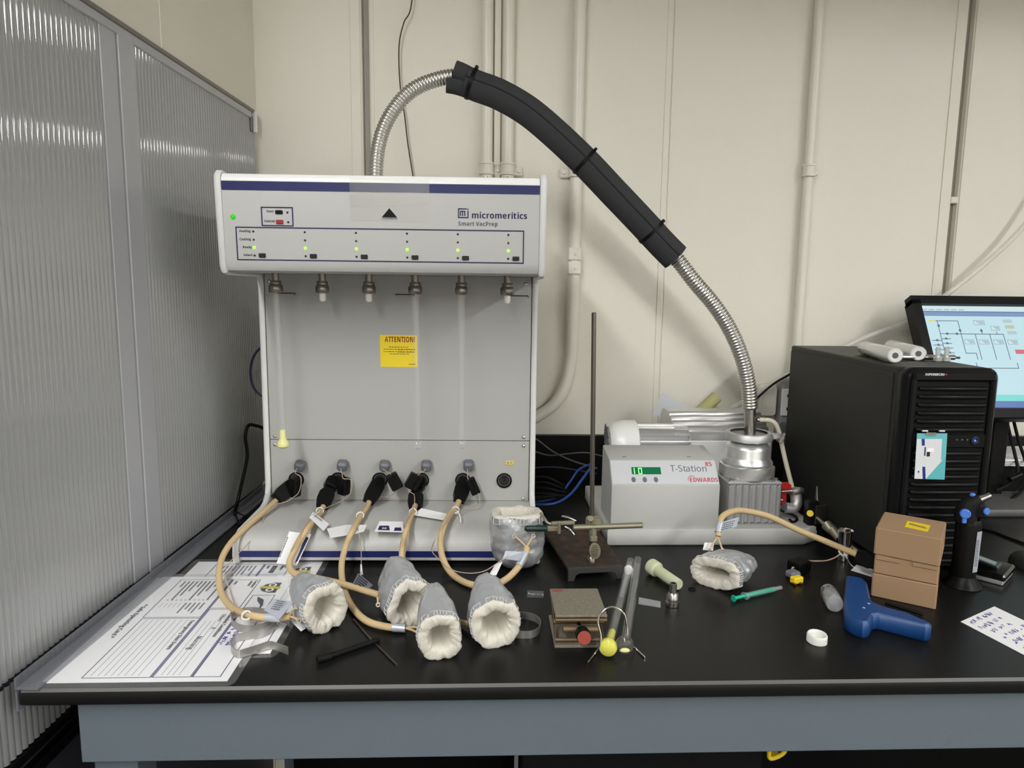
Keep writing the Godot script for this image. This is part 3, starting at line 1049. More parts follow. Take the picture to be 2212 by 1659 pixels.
func half_sleeve(path: Array, ro: float, ri: float, a0: float, a1: float) -> ArrayMesh:
	var st := S()
	st.set_smooth_group(0)
	var p := catmull(path, 4)
	var f := frames(p)
	var n := 16
	var rings := []
	for i in p.size():
		var ring := []
		for k in n + 1:
			var a := a0 + (a1 - a0) * k / n
			ring.append(p[i] + (f[i][0] * cos(a) + f[i][1] * sin(a)) * ro)
		for k in n + 1:
			var a := a1 - (a1 - a0) * k / n
			ring.append(p[i] + (f[i][0] * cos(a) + f[i][1] * sin(a)) * ri)
		rings.append(ring)
	loft(st, rings, true)
	for e in [0, rings.size() - 1]:
		st.set_smooth_group(-1)
		var r: Array = rings[e]
		for k in n:
			quad(st, r[k], r[k + 1], r[2 * n - k], r[2 * n + 1 - k], p[1] if e == 0 else p[-2])
	return fin(st)


# ------------------------------------------------------------ turbo pump station

func build_pump_station() -> void:
	var t := thing("turbo_pump_station", "grey benchtop vacuum pump station with green display and finned turbo pump", "pump", Vector3(0.45, 0.9, 0.4))
	part(t, "base_plate", pushed([Vector2(0.268, 0.535), Vector2(0.695, 0.535), Vector2(0.734, 0.512), Vector2(0.734, 0.2), Vector2(0.268, 0.2)], 0.0365, Transform3D(Basis(Vector3.RIGHT, PI / 2), Vector3(0, 0.937, 0)), 0.003), M.housing_grey)
	# control box with a sloping front
	var ctl := part(t, "control_box", side_push([Vector2(0.528, 0.937), Vector2(0.528, 1.0295), Vector2(0.5265, 1.0325), Vector2(0.4895, 1.077), Vector2(0.486, 1.0785), Vector2(0.405, 1.091), Vector2(0.4, 1.089), Vector2(0.4, 0.937)], 0.2755, 0.508, 0.0015), M.housing_grey)
	var a := Vector3(0, 1.0325, 0.5265)
	var b := Vector3(0, 1.077, 0.4895)
	var up := (b - a).normalized()
	var n := Vector3.RIGHT.cross(up)
	var P := Basis(Vector3.RIGHT, up, n)
	var at := func(u: float, s: float, out: float) -> Vector3:
		return Vector3(0.275 + (u - 1320.0) * 0.0010026, 0, 0) + a.lerp(b, s) + n * out
	part(ctl, "fascia", box(at.call(1436.0, 0.5, 0.0003), Vector3(0.228, 0.0555, 0.0008), 0.0, P), mt("fascia", Color(0.79, 0.8, 0.81), 0.3))
	var disp := part(t, "display_window", box(at.call(1397.5, 0.555, 0.0009), Vector3(0.063, 0.0165, 0.0012), 0.0, P), glow("display_green", Color(0.02, 0.3, 0.18), 0.5))
	var st := S()
	bbox(st, at.call(1371.5, 0.54, 0.0016), Vector3(0.0016, 0.0135, 0.0006), 0.0, P)
	for s in [[0.0, 0.0062, 0.0072, 0.0016], [0.0, -0.0062, 0.0072, 0.0016], [-0.0032, 0.0, 0.0016, 0.0135], [0.0032, 0.0, 0.0016, 0.0135]]:
		bbox(st, at.call(1384.0, 0.54, 0.0016) + Vector3.RIGHT * s[0] + up * s[1], Vector3(s[2], s[3], 0.0006), 0.0, P)
	part(disp, "display_digits", fin(st), glow("display_digit", Color(0.45, 1.0, 0.4), 1.3), "bright green digits reading 10")
	words(ctl, "T-Station", 0.0785, at.call(1490.0, 0.645, 0.0006), Vector3.RIGHT, up, M.ink_grey)
	words(ctl, "85", 0.0145, at.call(1535.0, 0.83, 0.0006), Vector3.RIGHT, up, M.red_logo, true)
	words(ctl, "EDWARDS", 0.0605, at.call(1519.0, 0.19, 0.0006), Vector3.RIGHT, up, M.red_logo, true)
	var arc := []
	for k in 13:
		arc.append(at.call(1494.0, 0.2, 0.0009) + (Vector3.RIGHT * cos(PI * 0.25 + PI * 0.85 * k / 12.0) + up * sin(PI * 0.25 + PI * 0.85 * k / 12.0)) * 0.0085)
	part(ctl, "logo_arc", tube(arc, 0.0006, 6), M.red_logo)
	for u in [1368.0, 1392.0, 1416.0]:
		part(ctl, "oval_key", turned([[0.0, 0.0011], [0.0042, 0.001], [0.0048, 0.0]], Transform3D(Basis(Vector3.RIGHT, n, -up), at.call(u, 0.2, 0.0006)), 18, Vector2(1.0, 1.35)), M.grey_plug)
	for u in [1356.0, 1499.0]:
		words(ctl, "4D", 0.009, Vector3(0.275 + (u - 1320.0) * 0.001, 1.0805, 0.4735), Vector3.RIGHT, Vector3(0, 0.15, -1), M.ink_grey, true)
	# backing pump behind: fan cowl, ribbed motor, ribbed cover
	var ax := Vector3(0.312, 1.058, 0.265)
	var X := Basis(Vector3.UP, Vector3.RIGHT, Vector3.FORWARD)
	var cowl := part(t, "fan_cowl", turned([[0.046, 0.0], [0.052, 0.004], [0.059, 0.014], [0.0625, 0.03], [0.0635, 0.034], [0.0635, 0.066], [0.058, 0.069]], Transform3D(X, ax), 40), M.white_paint)
	part(cowl, "fan_grille", turned([[0.0, -0.004], [0.02, -0.0035], [0.04, -0.001], [0.047, 0.002]], Transform3D(X, ax), 30), M.housing_grey)
	st = S()
	for k in 9:
		var y := -0.036 + k * 0.009
		bbox(st, ax + Vector3(-0.0035, y, 0), Vector3(0.002, 0.0025, 2.0 * sqrt(0.0019 - y * y)), 0.0, Basis(Vector3.RIGHT, 0.6))
	part(cowl, "grille_bars", fin(st), M.ink_grey)
	st = S()
	var rib := []
	for k in 120:
		var f := TAU * k / 120.0
		var r := 0.045 + 0.0125 * pow(absf(sin(f * 12.0)), 0.8)
		rib.append(Vector2(cos(f), sin(f)) * r)
	pushed_into(st, rib, 0.125, Transform3D(Basis(Vector3.FORWARD, Vector3.UP, Vector3.RIGHT), ax + Vector3(0.066, 0, 0)), 0.0)
	part(t, "ribbed_motor", fin(st), M.alu)
	var prof := [Vector2(0.15, 1.02), Vector2(0.15, 1.118), Vector2(0.165, 1.134), Vector2(0.18, 1.139), Vector2(0.232, 1.139), Vector2(0.236, 1.136), Vector2(0.237, 1.13), Vector2(0.24, 1.13), Vector2(0.252, 1.133), Vector2(0.256, 1.13), Vector2(0.257, 1.121), Vector2(0.26, 1.12), Vector2(0.27, 1.123), Vector2(0.274, 1.12), Vector2(0.275, 1.111), Vector2(0.278, 1.109), Vector2(0.286, 1.111), Vector2(0.29, 1.108), Vector2(0.29, 1.099), Vector2(0.293, 1.097), Vector2(0.299, 1.098), Vector2(0.303, 1.094), Vector2(0.303, 1.02)]
	part(t, "ribbed_cover", side_push(prof, 0.47, 0.705, 0.001), M.alu)
	part(t, "pump_casing", span(Vector3(0.488, 0.9375, 0.16), Vector3(0.712, 1.083, 0.305), 0.006), M.white_paint)
	part(t, "brass_fitting", cyl(Vector3(0.524, 1.049, 0.302), Vector3(0.524, 1.049, 0.318), 0.0055, 12, 0.001), M.brass)
	# turbo pump
	var c := Vector3(0.5915, 0.937, 0.455)
	var cool := S()
	bbox(cool, c + Vector3(0, 0.047, 0), Vector3(0.112, 0.094, 0.092), 0.004)
	var finned := part(t, "finned_cooler", fin(cool), M.alu_cast)
	for k in 8:
		part(finned, "cooling_fin", box(c + Vector3(-0.0535 + k * 0.0153, 0.045, 0.049), Vector3(0.0062, 0.086, 0.012), 0.0025), M.alu_cast)
	for k in 6:
		part(finned, "cooling_fin", box(c + Vector3(0.059, 0.045, -0.038 + k * 0.0153), Vector3(0.012, 0.086, 0.0062), 0.0025), M.alu_cast)
	part(finned, "cooler_top", box(c + Vector3(0, 0.0935, 0.002), Vector3(0.12, 0.006, 0.106), 0.0025), M.alu_cast)
	for sx in [-0.05, 0.05]:
		part(finned, "cap_screw", turned([[0.0, 0.006], [0.0035, 0.006], [0.0045, 0.005], [0.0045, 0.0]], Transform3D(Basis(), c + Vector3(sx, 0.0965, 0.044)), 12), M.steel)
	var tb := part(t, "turbo_body", turned([[0.0, 0.096], [0.0562, 0.096], [0.0575, 0.0985]], Transform3D(Basis(), c), 48), M.alu)
	st = S()
	turn_into(st, [[0.0595, 0.0985], [0.0595, 0.123], [0.0525, 0.1275]], Transform3D(Basis(Vector3.UP, 0.39), c), 8)
	part(tb, "faceted_ring", fin(st), M.alu)
	part(tb, "neck", turned([[0.053, 0.123], [0.0545, 0.1275], [0.0545, 0.131], [0.0485, 0.1405], [0.0475, 0.143], [0.0478, 0.161], [0.0465, 0.165], [0.038, 0.1745], [0.034, 0.1765], [0.034, 0.185]], Transform3D(Basis(), c), 48), M.alu)
	part(tb, "flange", turned([[0.0, 0.193], [0.039, 0.193], [0.0405, 0.1915], [0.0405, 0.184], [0.034, 0.182]], Transform3D(Basis(), c), 40), M.steel_dark)
	var ring := part(t, "clamp_ring", turned([[0.0395, 0.1785], [0.048, 0.1785], [0.0515, 0.181], [0.0515, 0.1935], [0.049, 0.1965], [0.041, 0.1965]], Transform3D(Basis(), c), 12), M.alu_cast)
	part(ring, "clamp_lug", box(c + Vector3(0.058, 0.1885, 0.012), Vector3(0.022, 0.014, 0.012), 0.003), M.alu_cast)
	part(ring, "clamp_bolt", cyl(c + Vector3(0.064, 0.1885, -0.012), c + Vector3(0.064, 0.1885, 0.034), 0.0028, 10), M.steel)
	part(ring, "wing_nut", box(c + Vector3(0.064, 0.1885, 0.03), Vector3(0.006, 0.026, 0.006), 0.002, Basis(Vector3.BACK, -0.4)), M.steel)
	# braided vent line down to the elbow, red valve
	part(t, "hose_barb", tube([Vector3(0.6141, 1.1573, 0.44), Vector3(0.6247, 1.1563, 0.44), Vector3(0.6319, 1.1584, 0.44)], [0.0045, 0.0045, 0.006], 12), M.steel)
	part(t, "braided_line", cord([Vector3(0.6194, 1.1573, 0.44), Vector3(0.6418, 1.1567, 0.442), Vector3(0.6562, 1.1477, 0.444), Vector3(0.6653, 1.126, 0.446), Vector3(0.6717, 1.0983, 0.45), Vector3(0.6818, 1.057, 0.455), Vector3(0.6956, 1.0082, 0.46)], 0.0052, 12, 6), M.braid)
	part(t, "elbow", tube(catmull([Vector3(0.7021, 1.005, 0.46), Vector3(0.7046, 0.9873, 0.462), Vector3(0.7049, 0.9714, 0.466), Vector3(0.6954, 0.9619, 0.47), Vector3(0.6753, 0.9648, 0.472)], 6), 0.0125, 16), M.alu_cast)
	part(t, "elbow_clamp", turned([[0.012, -0.004], [0.02, -0.003], [0.02, 0.003], [0.012, 0.004]], along(Vector3(0.7025, 0.9996, 0.46), Vector3(0.7007, 1.0103, 0.46)), 24), M.steel)
	part(t, "clamp_screw", cyl(Vector3(0.6653, 1.002, 0.475), Vector3(0.6903, 1.0041, 0.475), 0.0025, 8), M.steel)
	part(t, "red_valve", box(Vector3(0.6829, 1.0089, 0.455), Vector3(0.024, 0.015, 0.018), 0.002), M.red_paint)
	part(t, "red_valve", box(Vector3(0.6783, 0.982, 0.455), Vector3(0.013, 0.034, 0.014), 0.002), M.red_paint)
	part(t, "valve_bolt", cyl(Vector3(0.6604, 0.9803, 0.46), Vector3(0.6753, 0.9781, 0.46), 0.004, 10), M.steel)
	part(t, "cable_lead", cord([Vector3(0.6595, 0.962, 0.47), Vector3(0.6757, 0.955, 0.475), Vector3(0.6918, 0.9502, 0.48), Vector3(0.7005, 0.9433, 0.485), Vector3(0.688, 0.9383, 0.495), Vector3(0.676, 0.9464, 0.5)], 0.0028, 8), M.black)
	# things tucked behind the pump
	single("loose_sheet", sheet(Vector3(0.4572, 1.1047, 0.11), Vector3(0.574, 1.0962, 0.11), Vector3(0.5884, 1.1129, 0.11), Vector3(0.4823, 1.1681, 0.11), 0.0006), mt("grey_paper", Color(0.83, 0.84, 0.86), 0.7), "plain pale grey sheet of paper leaning behind the vacuum pump", "paper")
	var rl := thing("green_roll", "rolled pale green tube leaning behind the vacuum pump", "roll", Vector3(0.5709, 1.0981, 0.12))
	part(rl, "roll", cyl(Vector3(0.5628, 1.1, 0.13), Vector3(0.6317, 1.1575, 0.11), 0.0165, 20, 0.001), M.green_roll)
	# manifold valve standing between pump and tower
	var v := thing("manifold_valve", "black gas valve block with a yellow dot beside the pump base", "valve", Vector3(0.7412, 0.9059, 0.5))
	part(v, "valve_block", box(Vector3(0.7403, 0.961, 0.5), Vector3(0.03, 0.045, 0.03), 0.002), M.steel_dark)
	part(v, "valve_body", box(Vector3(0.724, 0.9568, 0.5), Vector3(0.024, 0.07, 0.028), 0.004), M.black)
	part(v, "yellow_dot", cyl(Vector3(0.7143, 0.965, 0.515), Vector3(0.7124, 0.9663, 0.519), 0.007, 20), M.yellow)
	part(v, "valve_stem", tube([Vector3(0.7367, 0.9821, 0.5), Vector3(0.7344, 0.9989, 0.5), Vector3(0.7327, 1.0219, 0.5)], [0.006, 0.0035, 0.002], 10), M.steel)
	part(v, "fitting", tube(catmull([Vector3(0.7279, 0.9572, 0.52), Vector3(0.7324, 0.952, 0.535), Vector3(0.7354, 0.9489, 0.55)], 3), 0.004, 12), M.steel)
	part(v, "hex_fitting", tube([Vector3(0.7347, 0.9513, 0.545), Vector3(0.743, 0.9422, 0.56)], 0.0115, 6), M.zinc)
	part(v, "hex_fitting", tube([Vector3(0.7383, 0.946, 0.565), Vector3(0.7469, 0.935, 0.585)], 0.0105, 6), M.zinc)
	part(v, "outlet_tube", tube([Vector3(0.7448, 0.9371, 0.585), Vector3(0.7654, 0.9203, 0.63)], 0.0045, 12), M.zinc)
	part(v, "foot_plate", box(Vector3(0.7423, 0.9129, 0.49) * Vector3(1, 0, 1) + Vector3(0, 0.915, 0), Vector3(0.035, 0.03, 0.03), 0.002), M.black)


# ------------------------------------------------------------ computer tower and screen

func build_computer() -> void:
	var t := thing("computer_tower", "black desktop computer tower with a louvred front", "computer", Vector3(0.89, 0.9, 0.42))
	part(t, "case", span(Vector3(0.806, 0.906, 0.16), Vector3(0.979, 1.302, 0.645), 0.003), M.tower_side)
	part(t, "side_cover", span(Vector3(0.8035, 0.912, 0.165), Vector3(0.807, 1.288, 0.63), 0.001), M.tower_side)
	for q in [[0.82, 0.2], [0.965, 0.2], [0.82, 0.6], [0.965, 0.6]]:
		part(t, "foot", cyl(Vector3(q[0], 0.9, q[1]), Vector3(q[0], 0.908, q[1]), 0.012, 14), M.black_rubber)
	var fr := part(t, "front_bezel", pushed(rrect(0.183, 0.398, 0.022, 5, Vector2(0.8925, 1.105)), 0.034, Transform3D(Basis(), Vector3(0, 0, 0.645)), 0.006), M.tower_front)
	part(fr, "recess", span(Vector3(0.822, 0.915, 0.6785), Vector3(0.964, 1.281, 0.6795)), M.black)
	for e in [[0.8155, 0.012], [0.97, 0.011]]:
		part(fr, "bezel_pillar", box(Vector3(e[0], 1.1, 0.6815), Vector3(e[1], 0.37, 0.008), 0.003), M.tower_front)
	part(fr, "bezel_header", box(Vector3(0.8925, 1.2885, 0.6815), Vector3(0.162, 0.02, 0.01), 0.004), M.tower_front)
	for k in 6:
		part(fr, "louvre", tube([Vector3(0.829, 1.265 - k * 0.0158, 0.681), Vector3(0.831, 1.265 - k * 0.0158, 0.6835), Vector3(0.89, 1.265 - k * 0.0158, 0.6865), Vector3(0.953, 1.265 - k * 0.0158, 0.6835), Vector3(0.956, 1.265 - k * 0.0158, 0.681)], 0.0044, 10), M.tower_front)
	for k in 15:
		var y := 1.1395 - k * 0.0153
		part(fr, "louvre", tube([Vector3(0.829, y, 0.681), Vector3(0.831, y, 0.6835), Vector3(0.89, y, 0.6865), Vector3(0.953, y, 0.6835), Vector3(0.956, y, 0.681)], 0.0044, 10), M.tower_front)
	part(fr, "control_strip", box(Vector3(0.8925, 1.1635, 0.682), Vector3(0.142, 0.026, 0.007), 0.002), M.black)
	var pb := part(t, "power_button", turned([[0.0, 0.001], [0.004, 0.0012], [0.0055, 0.0028], [0.0078, 0.0024], [0.0085, 0.0]], Transform3D(Basis(Vector3.RIGHT, PI / 2), Vector3(0.9415, 1.1655, 0.6855)), 20), M.navy_cable)
	part(pb, "power_led", turned([[0.0, 0.0012], [0.0018, 0.001], [0.0022, 0.0]], Transform3D(Basis(Vector3.RIGHT, PI / 2), Vector3(0.9415, 1.1655, 0.6865)), 12), glow("led_blue", Color(0.2, 0.4, 0.9), 1.0))
	for k in 3:
		part(fr, "indicator", box(Vector3(0.906 + k * 0.0105, 1.167, 0.6857), Vector3(0.003, 0.003, 0.0005)), M.grey_cable)
	words(fr, "SUPERMICRO", 0.037, Vector3(0.8505, 1.2925, 0.6868), Vector3.RIGHT, Vector3.UP, M.paper, true)
	part(fr, "logo_dot", cyl(Vector3(0.8725, 1.2925, 0.6866), Vector3(0.8725, 1.2925, 0.687), 0.0018, 12), M.red_paint)
	# badge clipped on the front
	var bd := thing("plastic_badge", "white and turquoise plastic badge card clipped on the computer front", "badge", Vector3(0.8533, 1.1367, 0.692))
	var img := Image.create(180, 260, false, Image.FORMAT_RGB8)
	img.fill(Color(0.86, 0.87, 0.88))
	for y in 260:
		for x in 180:
			if x > 150 - (y - 150) * 0.85 + 10 and y > 130:
				img.set_pixel(x, y, Color(0.38, 0.72, 0.74))
			elif y < 32 or (x > 150 and y < 150):
				img.set_pixel(x, y, Color(0.42, 0.74, 0.76))
			elif absf(x - (34 + y * 0.09)) < 9 and (y < 70 or y > 190):
				img.set_pixel(x, y, Color(0.1, 0.22, 0.5))
	img.fill_rect(Rect2i(48, 78, 10, 50), Color(0.3, 0.34, 0.42))
	img.fill_rect(Rect2i(64, 106, 20, 26), Color(0.14, 0.16, 0.22))
	img.fill_rect(Rect2i(66, 84, 40, 20), Color(0.97, 0.97, 0.97))
	img.fill_rect(Rect2i(18, 214, 8, 12), Color(0.2, 0.26, 0.5))
	var bm := mt("badge_print", Color.WHITE, 0.25)
	bm.albedo_texture = ImageTexture.create_from_image(img)
	part(bd, "card", sheet(Vector3(0.8248, 1.0927, 0.6935), Vector3(0.884, 1.0909, 0.6935), Vector3(0.8805, 1.1812, 0.6935), Vector3(0.822, 1.181, 0.6935), 0.0012), bm)
	part(bd, "clip", box(Vector3(0.8483, 1.1807, 0.696), Vector3(0.02, 0.006, 0.003), 0.001), M.chrome)
	for u in [0, 1]:
		part(bd, "clip_pin", cyl(Vector3(0.8312, 1.1856, 0.694) + Vector3(u * 0.033, 0, 0), Vector3(0.8419, 1.1856, 0.694) + Vector3(u * 0.033, 0, 0), 0.0015, 8), M.white_plastic)
	# screen
	var sx := 1.145
	var lo := Vector3(sx, 1.127, 0.262)
	var hi := Vector3(sx, 1.4287, 0.095)
	var up := (hi - lo).normalized()
	var n := Vector3.RIGHT.cross(up)
	var P := Basis(Vector3.RIGHT, up, n)
	var hgt := (hi - lo).length()
	var wid := 0.43
	var mid := (lo + hi) / 2 + Vector3.RIGHT * wid / 2
	var m := thing("monitor", "black flat monitor showing a piping diagram behind the computer tower", "monitor", Vector3(mid.x, 0.9, 0.2))
	part(m, "bezel", outline(wid - 0.022, hgt - 0.026, 0.024, 0.03, Transform3D(P, mid)), M.tower_front)
	part(m, "back_shell", box(mid - n * 0.022, Vector3(wid - 0.01, hgt - 0.01, 0.03), 0.008, P), M.black)
	part(m, "chin", box(mid - up * (hgt / 2 - 0.012) + n * 0.001, Vector3(wid, 0.03, 0.032), 0.003, P), M.tower_front)
	var sc := Image.create(640, 480, false, Image.FORMAT_RGB8)
	draw_screen(sc)
	var sm := mt("screen_picture", Color(0.02, 0.02, 0.02), 0.3)
	sm.emission_enabled = true
	sm.emission = Color.BLACK
	sm.emission_texture = ImageTexture.create_from_image(sc)
	sm.emission_energy_multiplier = 0.44
	var w2 := wid / 2 - 0.023
	var h2 := hgt / 2 - 0.026
	part(m, "screen", sheet(mid - Vector3.RIGHT * w2 - up * h2 + n * 0.004, mid + Vector3.RIGHT * w2 - up * h2 + n * 0.004, mid + Vector3.RIGHT * w2 + up * h2 + n * 0.004, mid - Vector3.RIGHT * w2 + up * h2 + n * 0.004, 0.001), sm)
	var l := AreaLight3D.new()
	l.name = "screen_glow"
	l.area_size = Vector2(w2 * 2, h2 * 2)
	l.area_normalize_energy = true
	l.light_energy = 0.03
	l.light_color = Color(0.8, 0.92, 1.0)
	l.area_range = 10.0
	l.shadow_enabled = true
	l.transform = Transform3D(P, mid + n * 0.007 - m.position)
	m.add_child(l)
	part(m, "stand_column", box(Vector3(1.3536, 1.017, 0.2), Vector3(0.045, 0.24, 0.03), 0.004), M.black)
	part(m, "stand_base", pushed(rrect(0.26, 0.2, 0.012, 4, Vector2(1.36, -0.25)), 0.018, Transform3D(Basis(Vector3.RIGHT, -PI / 2), Vector3(0, 0.9, 0)), 0.003), M.monitor_base)


func draw_screen(im: Image) -> void:
	im.fill(Color(0.74, 0.86, 0.89))
	im.fill_rect(Rect2i(0, 0, 640, 26), Color(0.8, 0.88, 0.88))
	im.fill_rect(Rect2i(0, 26, 640, 24), Color(0.44, 0.54, 0.7))
	im.fill_rect(Rect2i(0, 26, 640, 4), Color(0.26, 0.34, 0.52))
	for k in 6:
		im.fill_rect(Rect2i(6 + k * 34, 17, 26, 4), Color(0.55, 0.62, 0.75))
	var ink := Color(0.22, 0.27, 0.32)
	var H := func(x0: int, x1: int, y: int) -> void:
		im.fill_rect(Rect2i(x0, y, x1 - x0, 3), ink)
	var V := func(x: int, y0: int, y1: int) -> void:
		im.fill_rect(Rect2i(x, y0, 3, y1 - y0), ink)
	im.fill_rect(Rect2i(26, 70, 30, 7), Color(0.85, 0.82, 0.3))
	H.call(58, 160, 72)
	V.call(64, 72, 230)
	V.call(158, 72, 225)
	H.call(66, 352, 134)
	for k in 4:
		H.call(66, 108, 158 + k * 22)
		H.call(22, 66, 166 + k * 22)
		im.fill_rect(Rect2i(82, 154 + k * 22, 10, 9), ink)
		im.fill_rect(Rect2i(40, 162 + k * 22, 10, 9), ink)
	H.call(158, 206, 225)
	V.call(204, 225, 256)
	for x in [222, 288, 350]:
		V.call(x, 134, 256)
	V.call(255, 110, 134)
	V.call(322, 124, 134)
	for r in [[230, 70, 50, 22], [302, 96, 40, 22], [166, 162, 44, 22], [232, 162, 44, 22], [298, 162, 44, 22], [362, 162, 44, 22]]:
		im.fill_rect(Rect2i(r[0], r[1], r[2], r[3]), Color(0.5, 0.56, 0.6))
		im.fill_rect(Rect2i(r[0] + 2, r[1] + 2, r[2] - 4, r[3] - 4), Color(0.78, 0.87, 0.88))
		im.fill_rect(Rect2i(r[0] + 14, r[1] + 6, r[2] - 18, 3), Color(0.45, 0.5, 0.52))
		im.fill_rect(Rect2i(r[0] + 22, r[1] + 13, r[2] - 26, 3), Color(0.45, 0.5, 0.52))
	for k in 3:
		im.fill_rect(Rect2i(366 + k * 3, 64 + k * 28, 42, 16), [Color(0.68, 0.76, 0.76), Color(0.72, 0.74, 0.55), Color(0.68, 0.76, 0.76)][k])
	for x in [[96, 134], [140, 134], [66, 96], [158, 118], [255, 118]]:
		im.fill_rect(Rect2i(x[0] - 4, x[1] - 4, 10, 10), ink)
	im.fill_rect(Rect2i(384, 208, 60, 20), Color(0.8, 0.33, 0.37))
	V.call(192, 270, 296)
	H.call(192, 378, 294)
	V.call(376, 270, 296)
	im.fill_rect(Rect2i(0, 416, 640, 28), Color(0.45, 0.83, 0.8))
	im.fill_rect(Rect2i(0, 444, 640, 36), Color(0.28, 0.4, 0.66))


# ------------------------------------------------------------ heating mantles

func mantle_body(t: Node3D, back: Vector3, mouth: Vector3, rx: float, ry: float, roll: float, seed_at: float, open := 0.5, slit := 1.0, bx := 0.5, by := 0.95) -> void:
	var ax := (mouth - back).normalized()
	var side := ax.cross(Vector3.UP)
	if side.length() < 0.2:
		side = Vector3.RIGHT
	side = side.normalized().rotated(ax, roll)
	var up := side.cross(ax).normalized()
	var n := 44
	var bw := Vector2.ONE
	var at := func(c: Vector3, f: float, k: float, s: float, q: float) -> Vector3:
		var a := TAU * k / n
		var e := Vector2(cos(a), sin(a))
		var sq := 1.0 / pow(pow(absf(e.x), 2.5) + pow(absf(e.y), 2.5), 0.4)
		var w := 1.0 + q * wob.get_noise_3d(e.x * 1.6 + seed_at, e.y * 1.6, s * 2.4)
		return c + (side * e.x * rx + up * e.y * ry) * sq * f * w
	var rings := []
	var rows := 26
	for i in rows + 1:
		var s := float(i) / rows
		var f: float = pow(sin(minf(s / 0.3, 1.0) * PI / 2.0), 0.42)
		if i == 0:
			f = 0.25
		var ease := smoothstep(0.0, 0.75, s)
		bw = Vector2(lerpf(bx, 1.0, ease), lerpf(by, 1.0, ease))
		var fold := 0.022 * sin(s * 26.0 + seed_at) * sin(s * PI)
		var ring := []
		for k in n:
			ring.append(squeeze(at.call(back.lerp(mouth, s), f + fold * sin(TAU * k / n * 2.0 + seed_at), k, s, 0.13), back.lerp(mouth, s), side, up, bw))
		rings.append(ring)
	var st := S()
	st.set_smooth_group(0)
	loft(st, rings, true, true, false)
	var cov := part(t, "silver_cover", fin(st), M.mantle_cover)
	# seam along one side and overlock stitches round the mouth
	st = S()
	var seam := []
	for i in range(4, rows + 1):
		seam.append(rings[i][int(n * 0.62)])
	tubes(st, seam, 0.0007, 6)
	part(cov, "seam", fin(st), M.mantle_cover)
	st = S()
	var len := (mouth - back).length()
	for k in range(0, n):
		var a: Vector3 = at.call(back.lerp(mouth, 1.0 - 0.011 / len), 1.006, k, 1.0, 0.13)
		var b: Vector3 = at.call(mouth + ax * 0.0008, 1.0, k, 1.0, 0.13)
		if k % 2 == 0 or (k / 5) % 2 == 0:
			tubes(st, [a, (a + b) / 2 + (b - mouth).normalized() * 0.0007, b], 0.0011, 5, false)
	var hem := []
	for k in n + 1:
		hem.append(at.call(back.lerp(mouth, 1.0 - 0.0112 / len), 1.003, k % n, 1.0, 0.13))
	tubes(st, hem, 0.0006, 4, false)
	part(cov, "stitching", fin(st), M.mantle_thread)
	# rolled white lining with a hollow
	var prof := [[1.0, 0.0], [0.985, 0.003], [0.95, 0.0045], [0.88, 0.0052], [0.78, 0.0052], [0.66, 0.0045], [0.58, 0.0025], [0.54, -0.002], [0.515, -0.01], [0.46, -0.024], [0.4, -0.038], [0.28, -0.046], [0.1, -0.05], [0.02, -0.05]]
	rings = []
	for p in prof:
		var ring := []
		for j in n * 3:
			var k := j / 3.0
			var a := TAU * k / n
			var f: float = p[0]
			var q := 0.13
			if f < 0.9:
				f *= lerpf(1.0, open / 0.5, (0.9 - f) / 0.9)
				q = 0.13 + (0.9 - f) * 0.16
			var v: Vector3 = at.call(mouth + ax * p[1], f, k, 1.0, q)
			if f < 0.8 and slit != 1.0:
				var d := v - mouth
				v -= up * d.dot(up) * (1.0 - slit) * minf(1.0, (0.85 - f) * 2.5)
			ring.append(v + ax * (0.00045 * (1.0 if j % 2 == 0 else -1.0) if f < 0.97 and f > 0.45 else 0.0) + ax * 0.003 * wob.get_noise_2d(cos(a) * 2.0 + seed_at * 3.0, sin(a) * 2.0 + p[0] * 2.0))
		rings.append(ring)
	st = S()
	st.set_smooth_group(0)
	loft(st, rings)
	part(t, "white_lining", fin(st), M.mantle_lining)


func squeeze(v: Vector3, c: Vector3, side: Vector3, up: Vector3, by: Vector2) -> Vector3:
	var d := v - c
	return v + side * d.dot(side) * (by.x - 1.0) + up * d.dot(up) * (by.y - 1.0)


func yoke(t: Node3D, at: Vector3, a: Vector3, b: Vector3) -> void:
	# the cord splits into two leads that enter the cover
	var st := S()
	tubes(st, [at, at.lerp(a, 0.5) + Vector3.UP * 0.001, a], 0.0019, 7)
	tubes(st, [at, at.lerp(b, 0.5) + Vector3.UP * 0.001, b], 0.0019, 7)
	part(t, "lead", fin(st), M.cord_sleeve)
	for p in [a, b]:
		part(t, "eyelet", turned([[0.0022, -0.0006], [0.0042, -0.0006], [0.0042, 0.001], [0.0022, 0.001]], along(p, p + Vector3(0, 0.3, 1)), 12), M.steel)


func plug_body(t: Node3D, a: Vector3, b: Vector3, r: float) -> void:
	var y := (b - a).normalized()
	var ln := (b - a).length()
	var side := y.cross(Vector3.BACK).normalized()
	var B := Basis(side, y, side.cross(y))
	var o := [Vector2(-r * 0.55, 0), Vector2(r * 0.55, 0), Vector2(r, ln * 0.3), Vector2(r, ln * 0.7), Vector2(r * 0.72, ln), Vector2(-r * 0.72, ln), Vector2(-r, ln * 0.7), Vector2(-r, ln * 0.3)]
	part(t, "plug", pushed(o, r * 1.35, Transform3D(B, a - B.z * r * 0.67), 0.0015), M.black)


